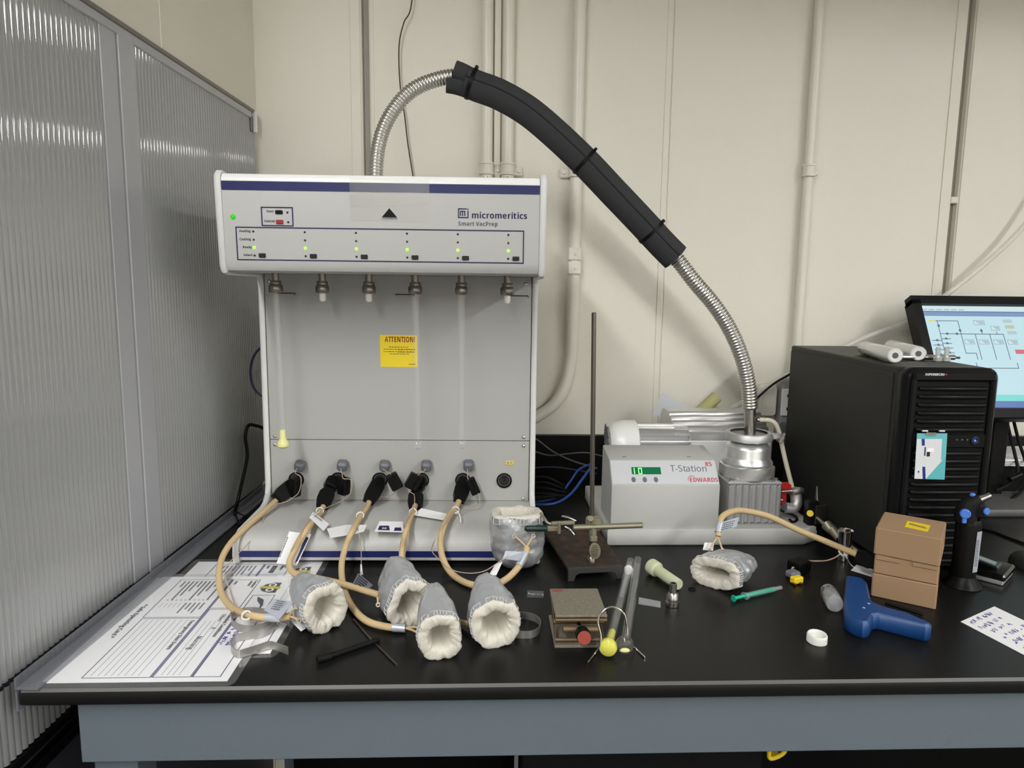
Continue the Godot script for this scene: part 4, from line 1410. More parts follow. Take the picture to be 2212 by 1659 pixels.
func block(t: Node3D, c: Vector3, s: Vector3, tilt: float, yaw := 0.0) -> void:
	var B := Basis(Vector3.UP, yaw) * Basis(Vector3.BACK, tilt)
	var o := part(t, "ferrite_block", box(c, s, 0.002, B), M.black)
	part(o, "block_groove", box(c + B * Vector3(s.x * 0.12, 0, s.z / 2), Vector3(0.0022, s.y * 0.96, 0.0008), 0.0, B), M.black_gloss)


func thermo_plug(t: Node3D, c: Vector3, lean: float) -> void:
	var B := Basis(Vector3.RIGHT, 0.35) * Basis(Vector3.BACK, lean)
	part(t, "thermocouple_plug", box(c, Vector3(0.0225, 0.0215, 0.024), 0.0045, B), M.grey_plug, "grey miniature thermocouple plug")


func knot(t: Node3D, c: Vector3, mat: Material, r := 0.0075) -> void:
	var st := S()
	for k in 2:
		var p := []
		var B := Basis(Vector3(1, 0.6, 0.3).normalized(), 0.5 + k * 0.9)
		for i in 13:
			p.append(c + B * Vector3(cos(TAU * i / 12.0), 0.15 * k, sin(TAU * i / 12.0)) * r)
		tubes(st, p, 0.0011, 6, false)
	part(t, "string_knot", fin(st), mat)


func small_print(root: Node3D, a: Vector3, right: Vector3, down: Vector3, w: float, rows: int, gap: float, mat: Material) -> void:
	# lines of print too fine to read, as short raised dashes
	var st := S()
	var n := right.cross(-down).normalized()
	var B := Basis(right.normalized(), -down.normalized(), n)
	for r in rows:
		var x := 0.0
		while x < w * 0.92:
			var l := minf(rng.randf_range(0.0015, 0.005), w - x)
			bbox(st, a + B.x * (x + l / 2) + down.normalized() * gap * r + n * 0.0005, Vector3(l, gap * 0.45, 0.0002), 0.0, B)
			x += l + 0.001
	part(root, "fine_print", fin(st), mat)


func build_mantles() -> void:
	# first: left loop
	var a := thing("heating_mantle", "silver heating mantle lying on the papers, its cord looping out past the instrument's left end", "heating mantle", Vector3(-0.27, 0.9, 0.87), "heating mantles")
	mantle_body(a, Vector3(-0.31, 0.9385, 0.828), Vector3(-0.247, 0.9385, 0.902), 0.0365, 0.0385, 0.2, 1.3, 0.4)
	part(a, "cord", cord([Vector3(-0.4391, 0.9894, 0.46), Vector3(-0.4445, 0.9821, 0.47), Vector3(-0.4543, 0.9758, 0.53), Vector3(-0.4699, 0.9654, 0.6), Vector3(-0.4812, 0.9526, 0.655), Vector3(-0.4822, 0.9383, 0.7), Vector3(-0.4708, 0.9216, 0.745), Vector3(-0.4526, 0.9075, 0.7815), Vector3(-0.4129, 0.909, 0.8389), Vector3(-0.3632, 0.925, 0.8975), Vector3(-0.3312, 0.92, 0.8958), Vector3(-0.3022, 0.925, 0.9001)], 0.0058, 12), M.cord_sleeve)
	yoke(a, Vector3(-0.3051, 0.925, 0.9), Vector3(-0.2901, 0.945, 0.908), Vector3(-0.2855, 0.925, 0.9145))
	plug_body(a, Vector3(-0.4125, 1.0107, 0.425), Vector3(-0.4449, 0.9857, 0.475), 0.0165)
	block(a, Vector3(-0.4089, 1.0067, 0.455), Vector3(0.021, 0.042, 0.022), -0.15, -0.5)
	thermo_plug(a, Vector3(-0.4025, 1.0486, 0.432), -0.15)
	part(a, "sensor_wire", cord([Vector3(-0.405, 1.047, 0.45), Vector3(-0.4056, 1.0393, 0.46), Vector3(-0.3918, 1.0343, 0.472), Vector3(-0.3908, 1.0164, 0.474), Vector3(-0.3973, 0.9987, 0.47), Vector3(-0.4055, 0.9904, 0.47), Vector3(-0.4234, 0.9795, 0.475), Vector3(-0.4487, 0.9792, 0.5), Vector3(-0.4536, 0.9725, 0.52), Vector3(-0.4472, 0.9583, 0.58), Vector3(-0.4565, 0.9431, 0.63), Vector3(-0.4664, 0.9347, 0.68), Vector3(-0.4735, 0.9248, 0.7), Vector3(-0.4612, 0.9194, 0.74), Vector3(-0.4469, 0.906, 0.7593), Vector3(-0.4258, 0.91, 0.8057), Vector3(-0.3979, 0.915, 0.8601), Vector3(-0.3645, 0.915, 0.8946), Vector3(-0.343, 0.915, 0.8934), Vector3(-0.321, 0.925, 0.8902)], 0.0009, 5, 5), M.wire_pale)
	knot(a, Vector3(-0.3719, 0.925, 0.8973), M.paper)
	var la := part(a, "cable_label", sheet(Vector3(-0.3475, 0.93, 0.8887), Vector3(-0.3152, 0.928, 0.9154), Vector3(-0.2965, 0.95, 0.9022), Vector3(-0.3304, 0.95, 0.89), 0.0006), M.foil_label, "silver-grey printed cable label")
	small_print(la, Vector3(-0.3238, 0.9505, 0.8979), Vector3(-0.3, 0.95, 0.9054) - Vector3(-0.326, 0.95, 0.8951), Vector3(-0.3435, 0.932, 0.8897) - Vector3(-0.3304, 0.95, 0.89), 0.016, 5, 0.004, M.ink_grey)
	part(a, "label_band", tube([Vector3(-0.3443, 0.922, 0.898), Vector3(-0.317, 0.923, 0.9021)], 0.0066, 14), M.foil_label)
	part(a, "blank_tag", sheet(Vector3(-0.3136, 0.91, 0.8758), Vector3(-0.2844, 0.904, 0.9096), Vector3(-0.2726, 0.906, 0.8923), Vector3(-0.3018, 0.92, 0.8687), 0.0005), M.paper)
	# second
	var b := thing("heating_mantle", "silver heating mantle with a blue inspection tag hanging on its cord", "heating mantle", Vector3(-0.13, 0.9, 0.84), "heating mantles")
	mantle_body(b, Vector3(-0.168, 0.946, 0.765), Vector3(-0.1155, 0.9395, 0.8885), 0.0345, 0.041, -0.35, 4.1, 0.48)
	part(b, "cord", cord([Vector3(-0.3402, 0.9768, 0.47), Vector3(-0.339, 0.974, 0.5158), Vector3(-0.3387, 0.974, 0.5754), Vector3(-0.3406, 0.973, 0.6435), Vector3(-0.3588, 0.9418, 0.652), Vector3(-0.3647, 0.9222, 0.675), Vector3(-0.3489, 0.9124, 0.7), Vector3(-0.2935, 0.9184, 0.74), Vector3(-0.24, 0.9243, 0.78), Vector3(-0.1948, 0.9247, 0.81), Vector3(-0.1728, 0.9247, 0.825)], 0.0058, 12), M.cord_sleeve)
	yoke(b, Vector3(-0.177, 0.9254, 0.823), Vector3(-0.1612, 0.9492, 0.845), Vector3(-0.1734, 0.9142, 0.838))
	plug_body(b, Vector3(-0.3276, 1.015, 0.425), Vector3(-0.3349, 1.0031, 0.45), 0.0165)
	plug_body(b, Vector3(-0.3349, 1.0004, 0.455), Vector3(-0.3438, 0.9738, 0.49), 0.0165)
	block(b, Vector3(-0.3035, 1.0074, 0.45), Vector3(0.022, 0.038, 0.02), -0.1, -0.5)
	thermo_plug(b, Vector3(-0.3091, 1.0497, 0.432), -0.1)
	part(b, "sensor_wire", cord([Vector3(-0.3101, 1.0455, 0.448), Vector3(-0.3059, 1.0359, 0.455), Vector3(-0.3021, 1.0269, 0.46), Vector3(-0.2868, 1.0254, 0.462), Vector3(-0.2836, 1.0065, 0.465), Vector3(-0.292, 0.9888, 0.465), Vector3(-0.3157, 0.972, 0.4581), Vector3(-0.3288, 0.98, 0.5218), Vector3(-0.3436, 0.978, 0.5699), Vector3(-0.346, 0.976, 0.6569), Vector3(-0.365, 0.9392, 0.662), Vector3(-0.3641, 0.9204, 0.684), Vector3(-0.3474, 0.9104, 0.706)], 0.0009, 5, 5), M.wire_pale)
	knot(b, Vector3(-0.3398, 0.975, 0.525), M.paper)
	part(b, "string", cord([Vector3(-0.3358, 0.98, 0.5463), Vector3(-0.3387, 0.985, 0.5821), Vector3(-0.3441, 0.983, 0.5905)], 0.0011, 6), M.paper)
	var tg := part(b, "strip_tag", sheet(Vector3(-0.3072, 0.972, 0.6383), Vector3(-0.3051, 0.972, 0.598), Vector3(-0.3469, 0.983, 0.5554), Vector3(-0.3459, 0.983, 0.5905), 0.0006), M.paper, "narrow white strip tag printed with two lines")
	small_print(tg, Vector3(-0.3429, 0.9833, 0.5682), Vector3(-0.3055, 0.9723, 0.6043) - Vector3(-0.3448, 0.983, 0.5643), Vector3(-0.3459, 0.983, 0.5905) - Vector3(-0.3469, 0.983, 0.5554), 0.034, 2, 0.005, M.ink_grey)
	var ins := part(b, "inspection_tag", sheet(Vector3(-0.3947, 0.9137, 0.656), Vector3(-0.3561, 0.9088, 0.656), Vector3(-0.3319, 0.9647, 0.636), Vector3(-0.3736, 0.9704, 0.636), 0.0007), M.paper, "white tag with a blue band reading INSPECTED")
	var ir := (Vector3(-0.3947, 0.9137, 0.656) - Vector3(-0.3736, 0.9704, 0.636)).normalized()
	var iu := (Vector3(-0.3319, 0.9647, 0.636) - Vector3(-0.3736, 0.9704, 0.636)).normalized()
	iu = (iu - ir * iu.dot(ir)).normalized()
	part(ins, "blue_band", sheet(Vector3(-0.3599, 0.9138, 0.6545), Vector3(-0.3549, 0.9169, 0.653), Vector3(-0.336, 0.9581, 0.6385), Vector3(-0.3424, 0.9614, 0.6372), 0.0012), M.ink_navy)
	words(ins, "INSPECTED", 0.054, Vector3(-0.3604, 0.9386, 0.6463), ir, iu, M.ink_navy, true)
	small_print(ins, Vector3(-0.3757, 0.9605, 0.6395), ir, -iu, 0.045, 1, 0.004, M.ink_grey)
	var lb := part(b, "cable_label", sheet(Vector3(-0.2293, 0.921, 0.79), Vector3(-0.2027, 0.923, 0.81), Vector3(-0.1859, 0.9363, 0.81), Vector3(-0.2144, 0.9497, 0.79), 0.0006), M.grey_plug, "dark grey printed cable label")
	small_print(lb, Vector3(-0.2134, 0.9461, 0.7915), Vector3(-0.189, 0.938, 0.81) - Vector3(-0.2128, 0.9472, 0.79), Vector3(-0.2277, 0.9226, 0.79) - Vector3(-0.2144, 0.948, 0.79), 0.024, 5, 0.0042, M.ink)
	# third
	var c := thing("heating_mantle", "silver heating mantle nearest the bench edge, its mouth gaping towards the lab jack's side", "heating mantle", Vector3(-0.065, 0.9, 0.95), "heating mantles")
	mantle_body(c, Vector3(-0.0775, 0.941, 0.858), Vector3(-0.0605, 0.9345, 0.9905), 0.032, 0.0365, 0.1, 7.7, 0.42)
	part(c, "cord", cord([Vector3(-0.2434, 0.9836, 0.455), Vector3(-0.2468, 0.975, 0.4972), Vector3(-0.25, 0.974, 0.5759), Vector3(-0.2507, 0.973, 0.6493), Vector3(-0.2612, 0.9471, 0.662), Vector3(-0.2612, 0.9283, 0.7), Vector3(-0.2493, 0.912, 0.75), Vector3(-0.2232, 0.907, 0.8203), Vector3(-0.1875, 0.9075, 0.8809), Vector3(-0.1508, 0.9075, 0.9035), Vector3(-0.12, 0.908, 0.9096)], 0.0058, 12), M.cord_sleeve)
	part(c, "label_band", tube([Vector3(-0.1407, 0.908, 0.9077), Vector3(-0.12, 0.908, 0.9096)], 0.0066, 14), M.foil_label)
	yoke(c, Vector3(-0.12, 0.908, 0.9096), Vector3(-0.0972, 0.918, 0.9266), Vector3(-0.0958, 0.912, 0.9344))
	plug_body(c, Vector3(-0.227, 1.0151, 0.425), Vector3(-0.2469, 0.9784, 0.472), 0.0165)
	block(c, Vector3(-0.1915, 1.0213, 0.462), Vector3(0.026, 0.036, 0.018), 0.45, 0.2)
	thermo_plug(c, Vector3(-0.2163, 1.0488, 0.432), -0.1)
	part(c, "sensor_wire", cord([Vector3(-0.2182, 1.0456, 0.448), Vector3(-0.2078, 1.041, 0.458), Vector3(-0.1992, 1.0382, 0.463), Vector3(-0.1869, 1.0063, 0.468), Vector3(-0.2074, 0.98, 0.4364), Vector3(-0.2296, 0.985, 0.4596), Vector3(-0.245, 0.982, 0.4835), Vector3(-0.2504, 0.981, 0.5283), Vector3(-0.2576, 0.972, 0.57), Vector3(-0.2389, 0.97, 0.6411), Vector3(-0.2326, 0.9378, 0.655), Vector3(-0.2149, 0.9353, 0.76)], 0.0009, 5, 5), M.wire_pale)
	knot(c, Vector3(-0.2501, 0.976, 0.5586), M.paper)
	part(c, "wire_end", tube([Vector3(-0.2216, 0.9363, 0.72), Vector3(-0.2149, 0.9332, 0.755)], [0.0015, 0.0026], 8), M.paper)
	part(c, "blank_tag", sheet(Vector3(-0.2887, 0.967, 0.6631), Vector3(-0.2545, 0.968, 0.6483), Vector3(-0.2711, 0.97, 0.598), Vector3(-0.3063, 0.968, 0.6138), 0.0006), M.paper)
	part(c, "blank_tag", sheet(Vector3(-0.254, 0.968, 0.6509), Vector3(-0.2289, 0.972, 0.6415), Vector3(-0.2278, 0.974, 0.6097), Vector3(-0.2711, 0.97, 0.598), 0.0006), M.paper)
	# fourth
	var d := thing("heating_mantle", "silver heating mantle between the lab jack and the other bench-edge mantle", "heating mantle", Vector3(0.01, 0.9, 0.91), "heating mantles")
	mantle_body(d, Vector3(0.0035, 0.944, 0.83), Vector3(0.0218, 0.938, 0.957), 0.037, 0.0385, -0.05, 11.2, 0.46)
	part(d, "cord", cord([Vector3(-0.144, 0.975, 0.4879), Vector3(-0.1465, 0.974, 0.5707), Vector3(-0.1471, 0.973, 0.6449), Vector3(-0.1543, 0.9375, 0.655), Vector3(-0.148, 0.9099, 0.69), Vector3(-0.1166, 0.907, 0.7564), Vector3(-0.0739, 0.907, 0.8401), Vector3(-0.0371, 0.9075, 0.8882), Vector3(-0.0195, 0.911, 0.9049)], 0.0056, 12), M.cord_sleeve)
	yoke(d, Vector3(-0.0218, 0.911, 0.9033), Vector3(-0.015, 0.922, 0.9129), Vector3(-0.0141, 0.914, 0.9187))
	plug_body(d, Vector3(-0.1414, 1.0172, 0.425), Vector3(-0.1437, 0.9999, 0.446), 0.017)
	plug_body(d, Vector3(-0.1444, 0.9947, 0.45), Vector3(-0.1456, 0.9648, 0.482), 0.0165)
	block(d, Vector3(-0.1503, 1.0207, 0.46), Vector3(0.028, 0.034, 0.02), -0.5, 0.2)
	thermo_plug(d, Vector3(-0.1241, 1.0489, 0.432), -0.05)
	part(d, "sensor_wire", cord([Vector3(-0.1249, 1.0457, 0.448), Vector3(-0.1294, 1.0403, 0.455), Vector3(-0.1381, 1.0374, 0.46), Vector3(-0.16, 1.0054, 0.465), Vector3(-0.1544, 0.9992, 0.472), Vector3(-0.1466, 0.9954, 0.48), Vector3(-0.1433, 0.985, 0.5255), Vector3(-0.1493, 0.982, 0.5886), Vector3(-0.1499, 0.98, 0.6435), Vector3(-0.1441, 0.974, 0.613), Vector3(-0.141, 0.972, 0.6602), Vector3(-0.1481, 0.9328, 0.655), Vector3(-0.1445, 0.919, 0.69)], 0.0009, 5, 5), M.wire_pale)
	knot(d, Vector3(-0.1444, 0.976, 0.535), M.paper)
	part(d, "curled_tag", sheet(Vector3(-0.1425, 0.969, 0.5352), Vector3(-0.0768, 0.969, 0.568), Vector3(-0.0729, 0.971, 0.5325), Vector3(-0.1294, 0.975, 0.5072), 0.0006), M.paper)
	var bt := part(d, "inspection_tag", sheet(Vector3(-0.2101, 0.968, 0.6305), Vector3(-0.1517, 0.968, 0.6362), Vector3(-0.1597, 0.973, 0.5878), Vector3(-0.2067, 0.973, 0.5847), 0.0007), M.paper, "white tag with blue panels lying on the instrument base")
	part(bt, "blue_band", sheet(Vector3(-0.2046, 0.9688, 0.6248), Vector3(-0.1807, 0.9688, 0.6277), Vector3(-0.1851, 0.9712, 0.6075), Vector3(-0.2035, 0.9712, 0.6074), 0.0011), M.ink_navy)
	part(bt, "blue_band", sheet(Vector3(-0.1723, 0.9686, 0.6298), Vector3(-0.1569, 0.9686, 0.6299), Vector3(-0.1603, 0.9702, 0.6157), Vector3(-0.1722, 0.9702, 0.6156), 0.0011), M.ink_navy)
	words(bt, "OK", 0.009, Vector3(-0.1926, 0.9708, 0.6199), Vector3.RIGHT, Vector3(0, 0.2, -0.98), M.paper, true)
	# fifth: upright in the clamp
	var e := thing("heating_mantle", "silver heating mantle held upright by the green-tipped clamp", "heating mantle", Vector3(0.069, 0.9, 0.645), "heating mantles")
	mantle_body(e, Vector3(0.0705, 0.9005, 0.648), Vector3(0.0668, 1.008, 0.642), 0.0515, 0.044, 0.12, 15.6, 0.75, 1.0, 0.92, 0.92)
	part(e, "cord", cord([Vector3(-0.0483, 0.9841, 0.45), Vector3(-0.0532, 0.976, 0.4848), Vector3(-0.0662, 0.975, 0.5506), Vector3(-0.076, 0.974, 0.6324), Vector3(-0.0803, 0.9473, 0.652), Vector3(-0.0705, 0.9258, 0.685), Vector3(-0.0522, 0.9075, 0.703), Vector3(-0.021, 0.9075, 0.7429), Vector3(0.0169, 0.91, 0.7571), Vector3(0.0467, 0.9165, 0.74), Vector3(0.0702, 0.9351, 0.725), Vector3(0.0829, 0.9535, 0.708), Vector3(0.0849, 0.9621, 0.702)], 0.0062, 12), M.cord_sleeve)
	yoke(e, Vector3(0.085, 0.9613, 0.7), Vector3(0.0616, 0.9806, 0.693), Vector3(0.0975, 0.9805, 0.693))
	part(e, "label_band", tube([Vector3(0.0692, 0.9356, 0.726), Vector3(0.0811, 0.9534, 0.71)], 0.0072, 14), M.foil_label)
	part(e, "cable_label", sheet(Vector3(0.0393, 0.9467, 0.72), Vector3(0.0698, 0.9461, 0.73), Vector3(0.0781, 0.9581, 0.715), Vector3(0.0447, 0.9581, 0.71), 0.0006), M.foil_label)
	part(e, "strip_tag", sheet(Vector3(0.0136, 0.9217, 0.735), Vector3(0.0272, 0.9207, 0.735), Vector3(0.0395, 0.9393, 0.715), Vector3(0.0258, 0.9339, 0.715), 0.0006), M.paper)
	plug_body(e, Vector3(-0.0398, 1.0151, 0.425), Vector3(-0.0497, 0.9791, 0.468), 0.0165)
	block(e, Vector3(-0.0195, 1.0097, 0.458), Vector3(0.02, 0.038, 0.016), 0.4, 0.1)
	thermo_plug(e, Vector3(-0.0304, 1.0501, 0.432), 0.0)
	part(e, "sensor_wire", cord([Vector3(-0.0321, 1.0448, 0.448), Vector3(-0.0319, 1.0343, 0.456), Vector3(-0.0297, 1.025, 0.46), Vector3(-0.0092, 0.9967, 0.464), Vector3(-0.005, 0.9818, 0.47), Vector3(-0.0079, 0.97, 0.4857), Vector3(-0.0308, 0.97, 0.4985), Vector3(-0.0536, 0.984, 0.5537), Vector3(-0.072, 0.982, 0.6228), Vector3(-0.0866, 0.972, 0.6783), Vector3(-0.0959, 0.9411, 0.66), Vector3(-0.084, 0.9331, 0.68), Vector3(-0.0558, 0.9265, 0.72), Vector3(-0.0254, 0.9276, 0.74), Vector3(0.0042, 0.931, 0.74), Vector3(0.0297, 0.9427, 0.73), Vector3(0.0691, 0.9597, 0.705)], 0.0009, 5, 5), M.wire_pale)
	knot(e, Vector3(-0.0556, 0.977, 0.5262), M.paper)
	part(e, "string", cord([Vector3(-0.0538, 0.984, 0.5476), Vector3(-0.0456, 0.978, 0.5626), Vector3(-0.0432, 0.968, 0.5768)], 0.0011, 6), M.paper)
	# sixth: unplugged, right
	var f := thing("heating_mantle", "flattened silver heating mantle lying in front of the vacuum pump station", "heating mantle", Vector3(0.46, 0.9, 0.71), "heating mantles")
	mantle_body(f, Vector3(0.507, 0.929, 0.672), Vector3(0.429, 0.929, 0.748), 0.05, 0.029, 0.12, 21.4, 0.55, 0.45, 0.85, 0.6)
	part(f, "cord", cord([Vector3(0.4628, 0.9673, 0.66), Vector3(0.4679, 0.9855, 0.65), Vector3(0.4779, 0.9975, 0.635), Vector3(0.4997, 1.003, 0.62), Vector3(0.5308, 1.0009, 0.605), Vector3(0.5842, 0.9891, 0.605), Vector3(0.6343, 0.9686, 0.625), Vector3(0.6779, 0.9553, 0.655), Vector3(0.7318, 0.9383, 0.69)], 0.0062, 12), M.cord_sleeve)
	yoke(f, Vector3(0.462, 0.9655, 0.66), Vector3(0.4426, 0.9455, 0.672), Vector3(0.4656, 0.9465, 0.682))
	part(f, "label_band", tube([Vector3(0.4631, 0.9742, 0.658), Vector3(0.4693, 0.9896, 0.648)], 0.007, 14), M.foil_label)
	var lf := part(f, "cable_label", sheet(Vector3(0.4642, 0.9758, 0.66), Vector3(0.4978, 0.9868, 0.662), Vector3(0.5067, 1.0025, 0.65), Vector3(0.4713, 0.9921, 0.65), 0.0006), M.foil_label)
	small_print(lf, Vector3(0.4733, 0.9902, 0.6525), Vector3(0.5042, 0.9986, 0.6525) - Vector3(0.4723, 0.9911, 0.6525), Vector3(0.4659, 0.9787, 0.66) - Vector3(0.4719, 0.9906, 0.651), 0.03, 4, 0.0045, M.ink_grey)
	part(f, "blank_tag", sheet(Vector3(0.4322, 0.941, 0.665), Vector3(0.4508, 0.941, 0.67), Vector3(0.4579, 0.9522, 0.655), Vector3(0.4385, 0.9523, 0.655), 0.0006), M.paper)
	plug_body(f, Vector3(0.7511, 0.9335, 0.72), Vector3(0.728, 0.9392, 0.69), 0.0145)
	knot(f, Vector3(0.7098, 0.9388, 0.672), M.paper, 0.009)
	part(f, "string", cord([Vector3(0.7087, 0.9396, 0.674), Vector3(0.7084, 0.9327, 0.69), Vector3(0.7404, 0.902, 0.6475), Vector3(0.7418, 0.902, 0.6663)], 0.0011, 6), M.paper)
	part(f, "paper_tag", sheet(Vector3(0.7266, 0.9015, 0.6741), Vector3(0.7519, 0.9015, 0.7057), Vector3(0.7714, 0.903, 0.6736), Vector3(0.7497, 0.9035, 0.6513), 0.0006), M.paper)
	block(f, Vector3(0.6214, 0.912, 0.6752), Vector3(0.036, 0.022, 0.03), 0.0, 0.5)
	part(f, "sensor_wire", cord([Vector3(0.7052, 0.9377, 0.674), Vector3(0.6933, 0.9287, 0.675), Vector3(0.6753, 0.9221, 0.675), Vector3(0.6498, 0.9233, 0.68), Vector3(0.647, 0.915, 0.6594), Vector3(0.6422, 0.91, 0.6706), Vector3(0.6238, 0.91, 0.6886), Vector3(0.6121, 0.91, 0.684), Vector3(0.6023, 0.914, 0.689), Vector3(0.5978, 0.905, 0.6943)], 0.0014, 6, 5), M.wire_pale)
	var tp := part(f, "thermocouple_plug", box(Vector3(0.5962, 0.908, 0.7058), Vector3(0.024, 0.014, 0.022), 0.004, Basis(Vector3.UP, 0.35)), M.grey_plug, "grey miniature thermocouple plug")
	part(tp, "yellow_face", box(Vector3(0.5925, 0.9075, 0.7304), Vector3(0.0225, 0.0125, 0.014), 0.002, Basis(Vector3.UP, 0.35)), M.yellow)
	part(tp, "plug_blade", box(Vector3(0.5836, 0.904, 0.7411), Vector3(0.004, 0.003, 0.008), 0.0005, Basis(Vector3.UP, 0.35)), M.brass)
	part(tp, "plug_blade", box(Vector3(0.5968, 0.904, 0.7371), Vector3(0.004, 0.003, 0.008), 0.0005, Basis(Vector3.UP, 0.35)), M.brass)


# ------------------------------------------------------------ retort stand and clamp

func build_stand() -> void:
	var t := thing("retort_stand", "rusty cast iron retort stand with a tall thin steel rod", "stand", Vector3(0.205, 0.9, 0.6))
	var foot := part(t, "iron_base", pushed([Vector2(0.1615, 0.716), Vector2(0.2675, 0.704), Vector2(0.252, 0.5), Vector2(0.134, 0.512)], 0.009, Transform3D(Basis(Vector3.RIGHT, PI / 2), Vector3(0, 0.9275, 0)), 0.0015), M.cast_iron)
	# front apron with an arched foot at each end
	var ap := [Vector2(0, 0.0), Vector2(0.012, 0.0), Vector2(0.0155, 0.011), Vector2(0.022, 0.0145), Vector2(0.085, 0.0145), Vector2(0.0915, 0.011), Vector2(0.095, 0.0), Vector2(0.1065, 0.0), Vector2(0.1065, 0.026), Vector2(0, 0.026)]
	var fd := Vector3(0.106, 0, -0.012).normalized()
	part(foot, "front_rim", pushed(ap, 0.006, Transform3D(Basis(fd, Vector3.UP, fd.cross(Vector3.UP)), Vector3(0.1615, 0.9, 0.712)), 0.001), M.iron_front)
	var bd := Vector3(0.118, 0, -0.012).normalized()
	part(foot, "rear_rim", pushed([Vector2(0, 0.0), Vector2(0.118, 0.0), Vector2(0.118, 0.02), Vector2(0, 0.02)], 0.006, Transform3D(Basis(bd, Vector3.UP, bd.cross(Vector3.UP)), Vector3(0.134, 0.9, 0.51)), 0.001), M.iron_front)
	part(foot, "rod_boss", turned([[0.0, 0.012], [0.006, 0.012], [0.0085, 0.009], [0.0095, 0.0]], Transform3D(Basis(), Vector3(0.21, 0.927, 0.688)), 18), M.steel_dark)
	part(t, "rod", cyl(Vector3(0.21, 0.93, 0.688), Vector3(0.2024, 1.402, 0.684), 0.0044, 14, 0.001), M.steel_dark)
	# clamp on the rod
	var c := thing("stand_clamp", "zinc laboratory clamp with a dark green sleeved jaw on the retort rod", "clamp", Vector3(0.2125, 1.0046, 0.69))
	part(c, "arm", cyl(Vector3(0.1717, 0.9991, 0.7), Vector3(0.3032, 1.0043, 0.7), 0.0056, 16, 0.0008), M.zinc)
	part(c, "boss_head", pushed(rrect(0.03, 0.028, 0.006, 4), 0.016, Transform3D(Basis(), Vector3(0.2119, 1.0041, 0.683)), 0.003), M.zinc)
	part(c, "boss_screw", tube([Vector3(0.2047, 1.0099, 0.7), Vector3(0.2029, 1.0205, 0.71)], 0.006, 8), M.zinc)
	part(c, "boss_collar", tube([Vector3(0.2097, 0.9983, 0.698), Vector3(0.2101, 0.9736, 0.7)], [0.008, 0.0065], 12), M.zinc)
	part(c, "boss_nut", box(Vector3(0.2107, 0.9785, 0.701), Vector3(0.014, 0.011, 0.012), 0.002), M.zinc)
	part(c, "thumb_screw", turned([[0.0, -0.0012], [0.0105, -0.001], [0.011, 0.0], [0.0105, 0.001], [0.0, 0.0012]], Transform3D(Basis(Vector3.BACK, 0.12) * Basis(Vector3.RIGHT, PI / 2), Vector3(0.2131, 0.9559, 0.706)), 24, Vector2(1.0, 1.5)), M.zinc)
	var st := S()
	for k in 7:
		bbox(st, Vector3(0.2129, 0.9565, 0.7076) + Vector3(0, -0.011 + k * 0.0035, 0), Vector3(0.0155 - absf(k - 3) * 0.002, 0.0012, 0.0008), 0.0, Basis(Vector3.BACK, 0.12))
	part(c, "thumb_ridges", fin(st), M.steel_dark)
	part(c, "jaw_bar", box(Vector3(0.1333, 0.9974, 0.7), Vector3(0.03, 0.0105, 0.008), 0.002), M.zinc)
	part(c, "jaw_sleeve", tube([Vector3(0.08, 0.9983, 0.702), Vector3(0.0844, 0.9983, 0.702), Vector3(0.1228, 0.9984, 0.7)], [0.003, 0.006, 0.0062], 12), M.green_dark)
	part(c, "upper_jaw", tube(catmull([Vector3(0.1136, 1.014, 0.66), Vector3(0.1191, 1.0105, 0.68), Vector3(0.1254, 1.0048, 0.69), Vector3(0.1389, 1.0047, 0.695), Vector3(0.1607, 1.0083, 0.695)], 4), 0.0028, 8), M.zinc)
	part(c, "jaw_plate", box(Vector3(0.1529, 1.0065, 0.695), Vector3(0.045, 0.007, 0.01), 0.002, Basis(Vector3.BACK, 0.05)), M.zinc)
	part(c, "wing_nut", box(Vector3(0.1446, 1.002, 0.708), Vector3(0.006, 0.024, 0.008), 0.002), M.zinc)
	part(c, "jaw_lever", tube(catmull([Vector3(0.1547, 1.0045, 0.71), Vector3(0.1631, 1.0011, 0.713), Vector3(0.1719, 0.9906, 0.714)], 4), 0.0022, 8), M.chrome)
	part(c, "jaw_lever", tube(catmull([Vector3(0.1514, 1.0184, 0.69), Vector3(0.1638, 1.0157, 0.69), Vector3(0.178, 1.0093, 0.69)], 4), 0.0018, 8), M.chrome)


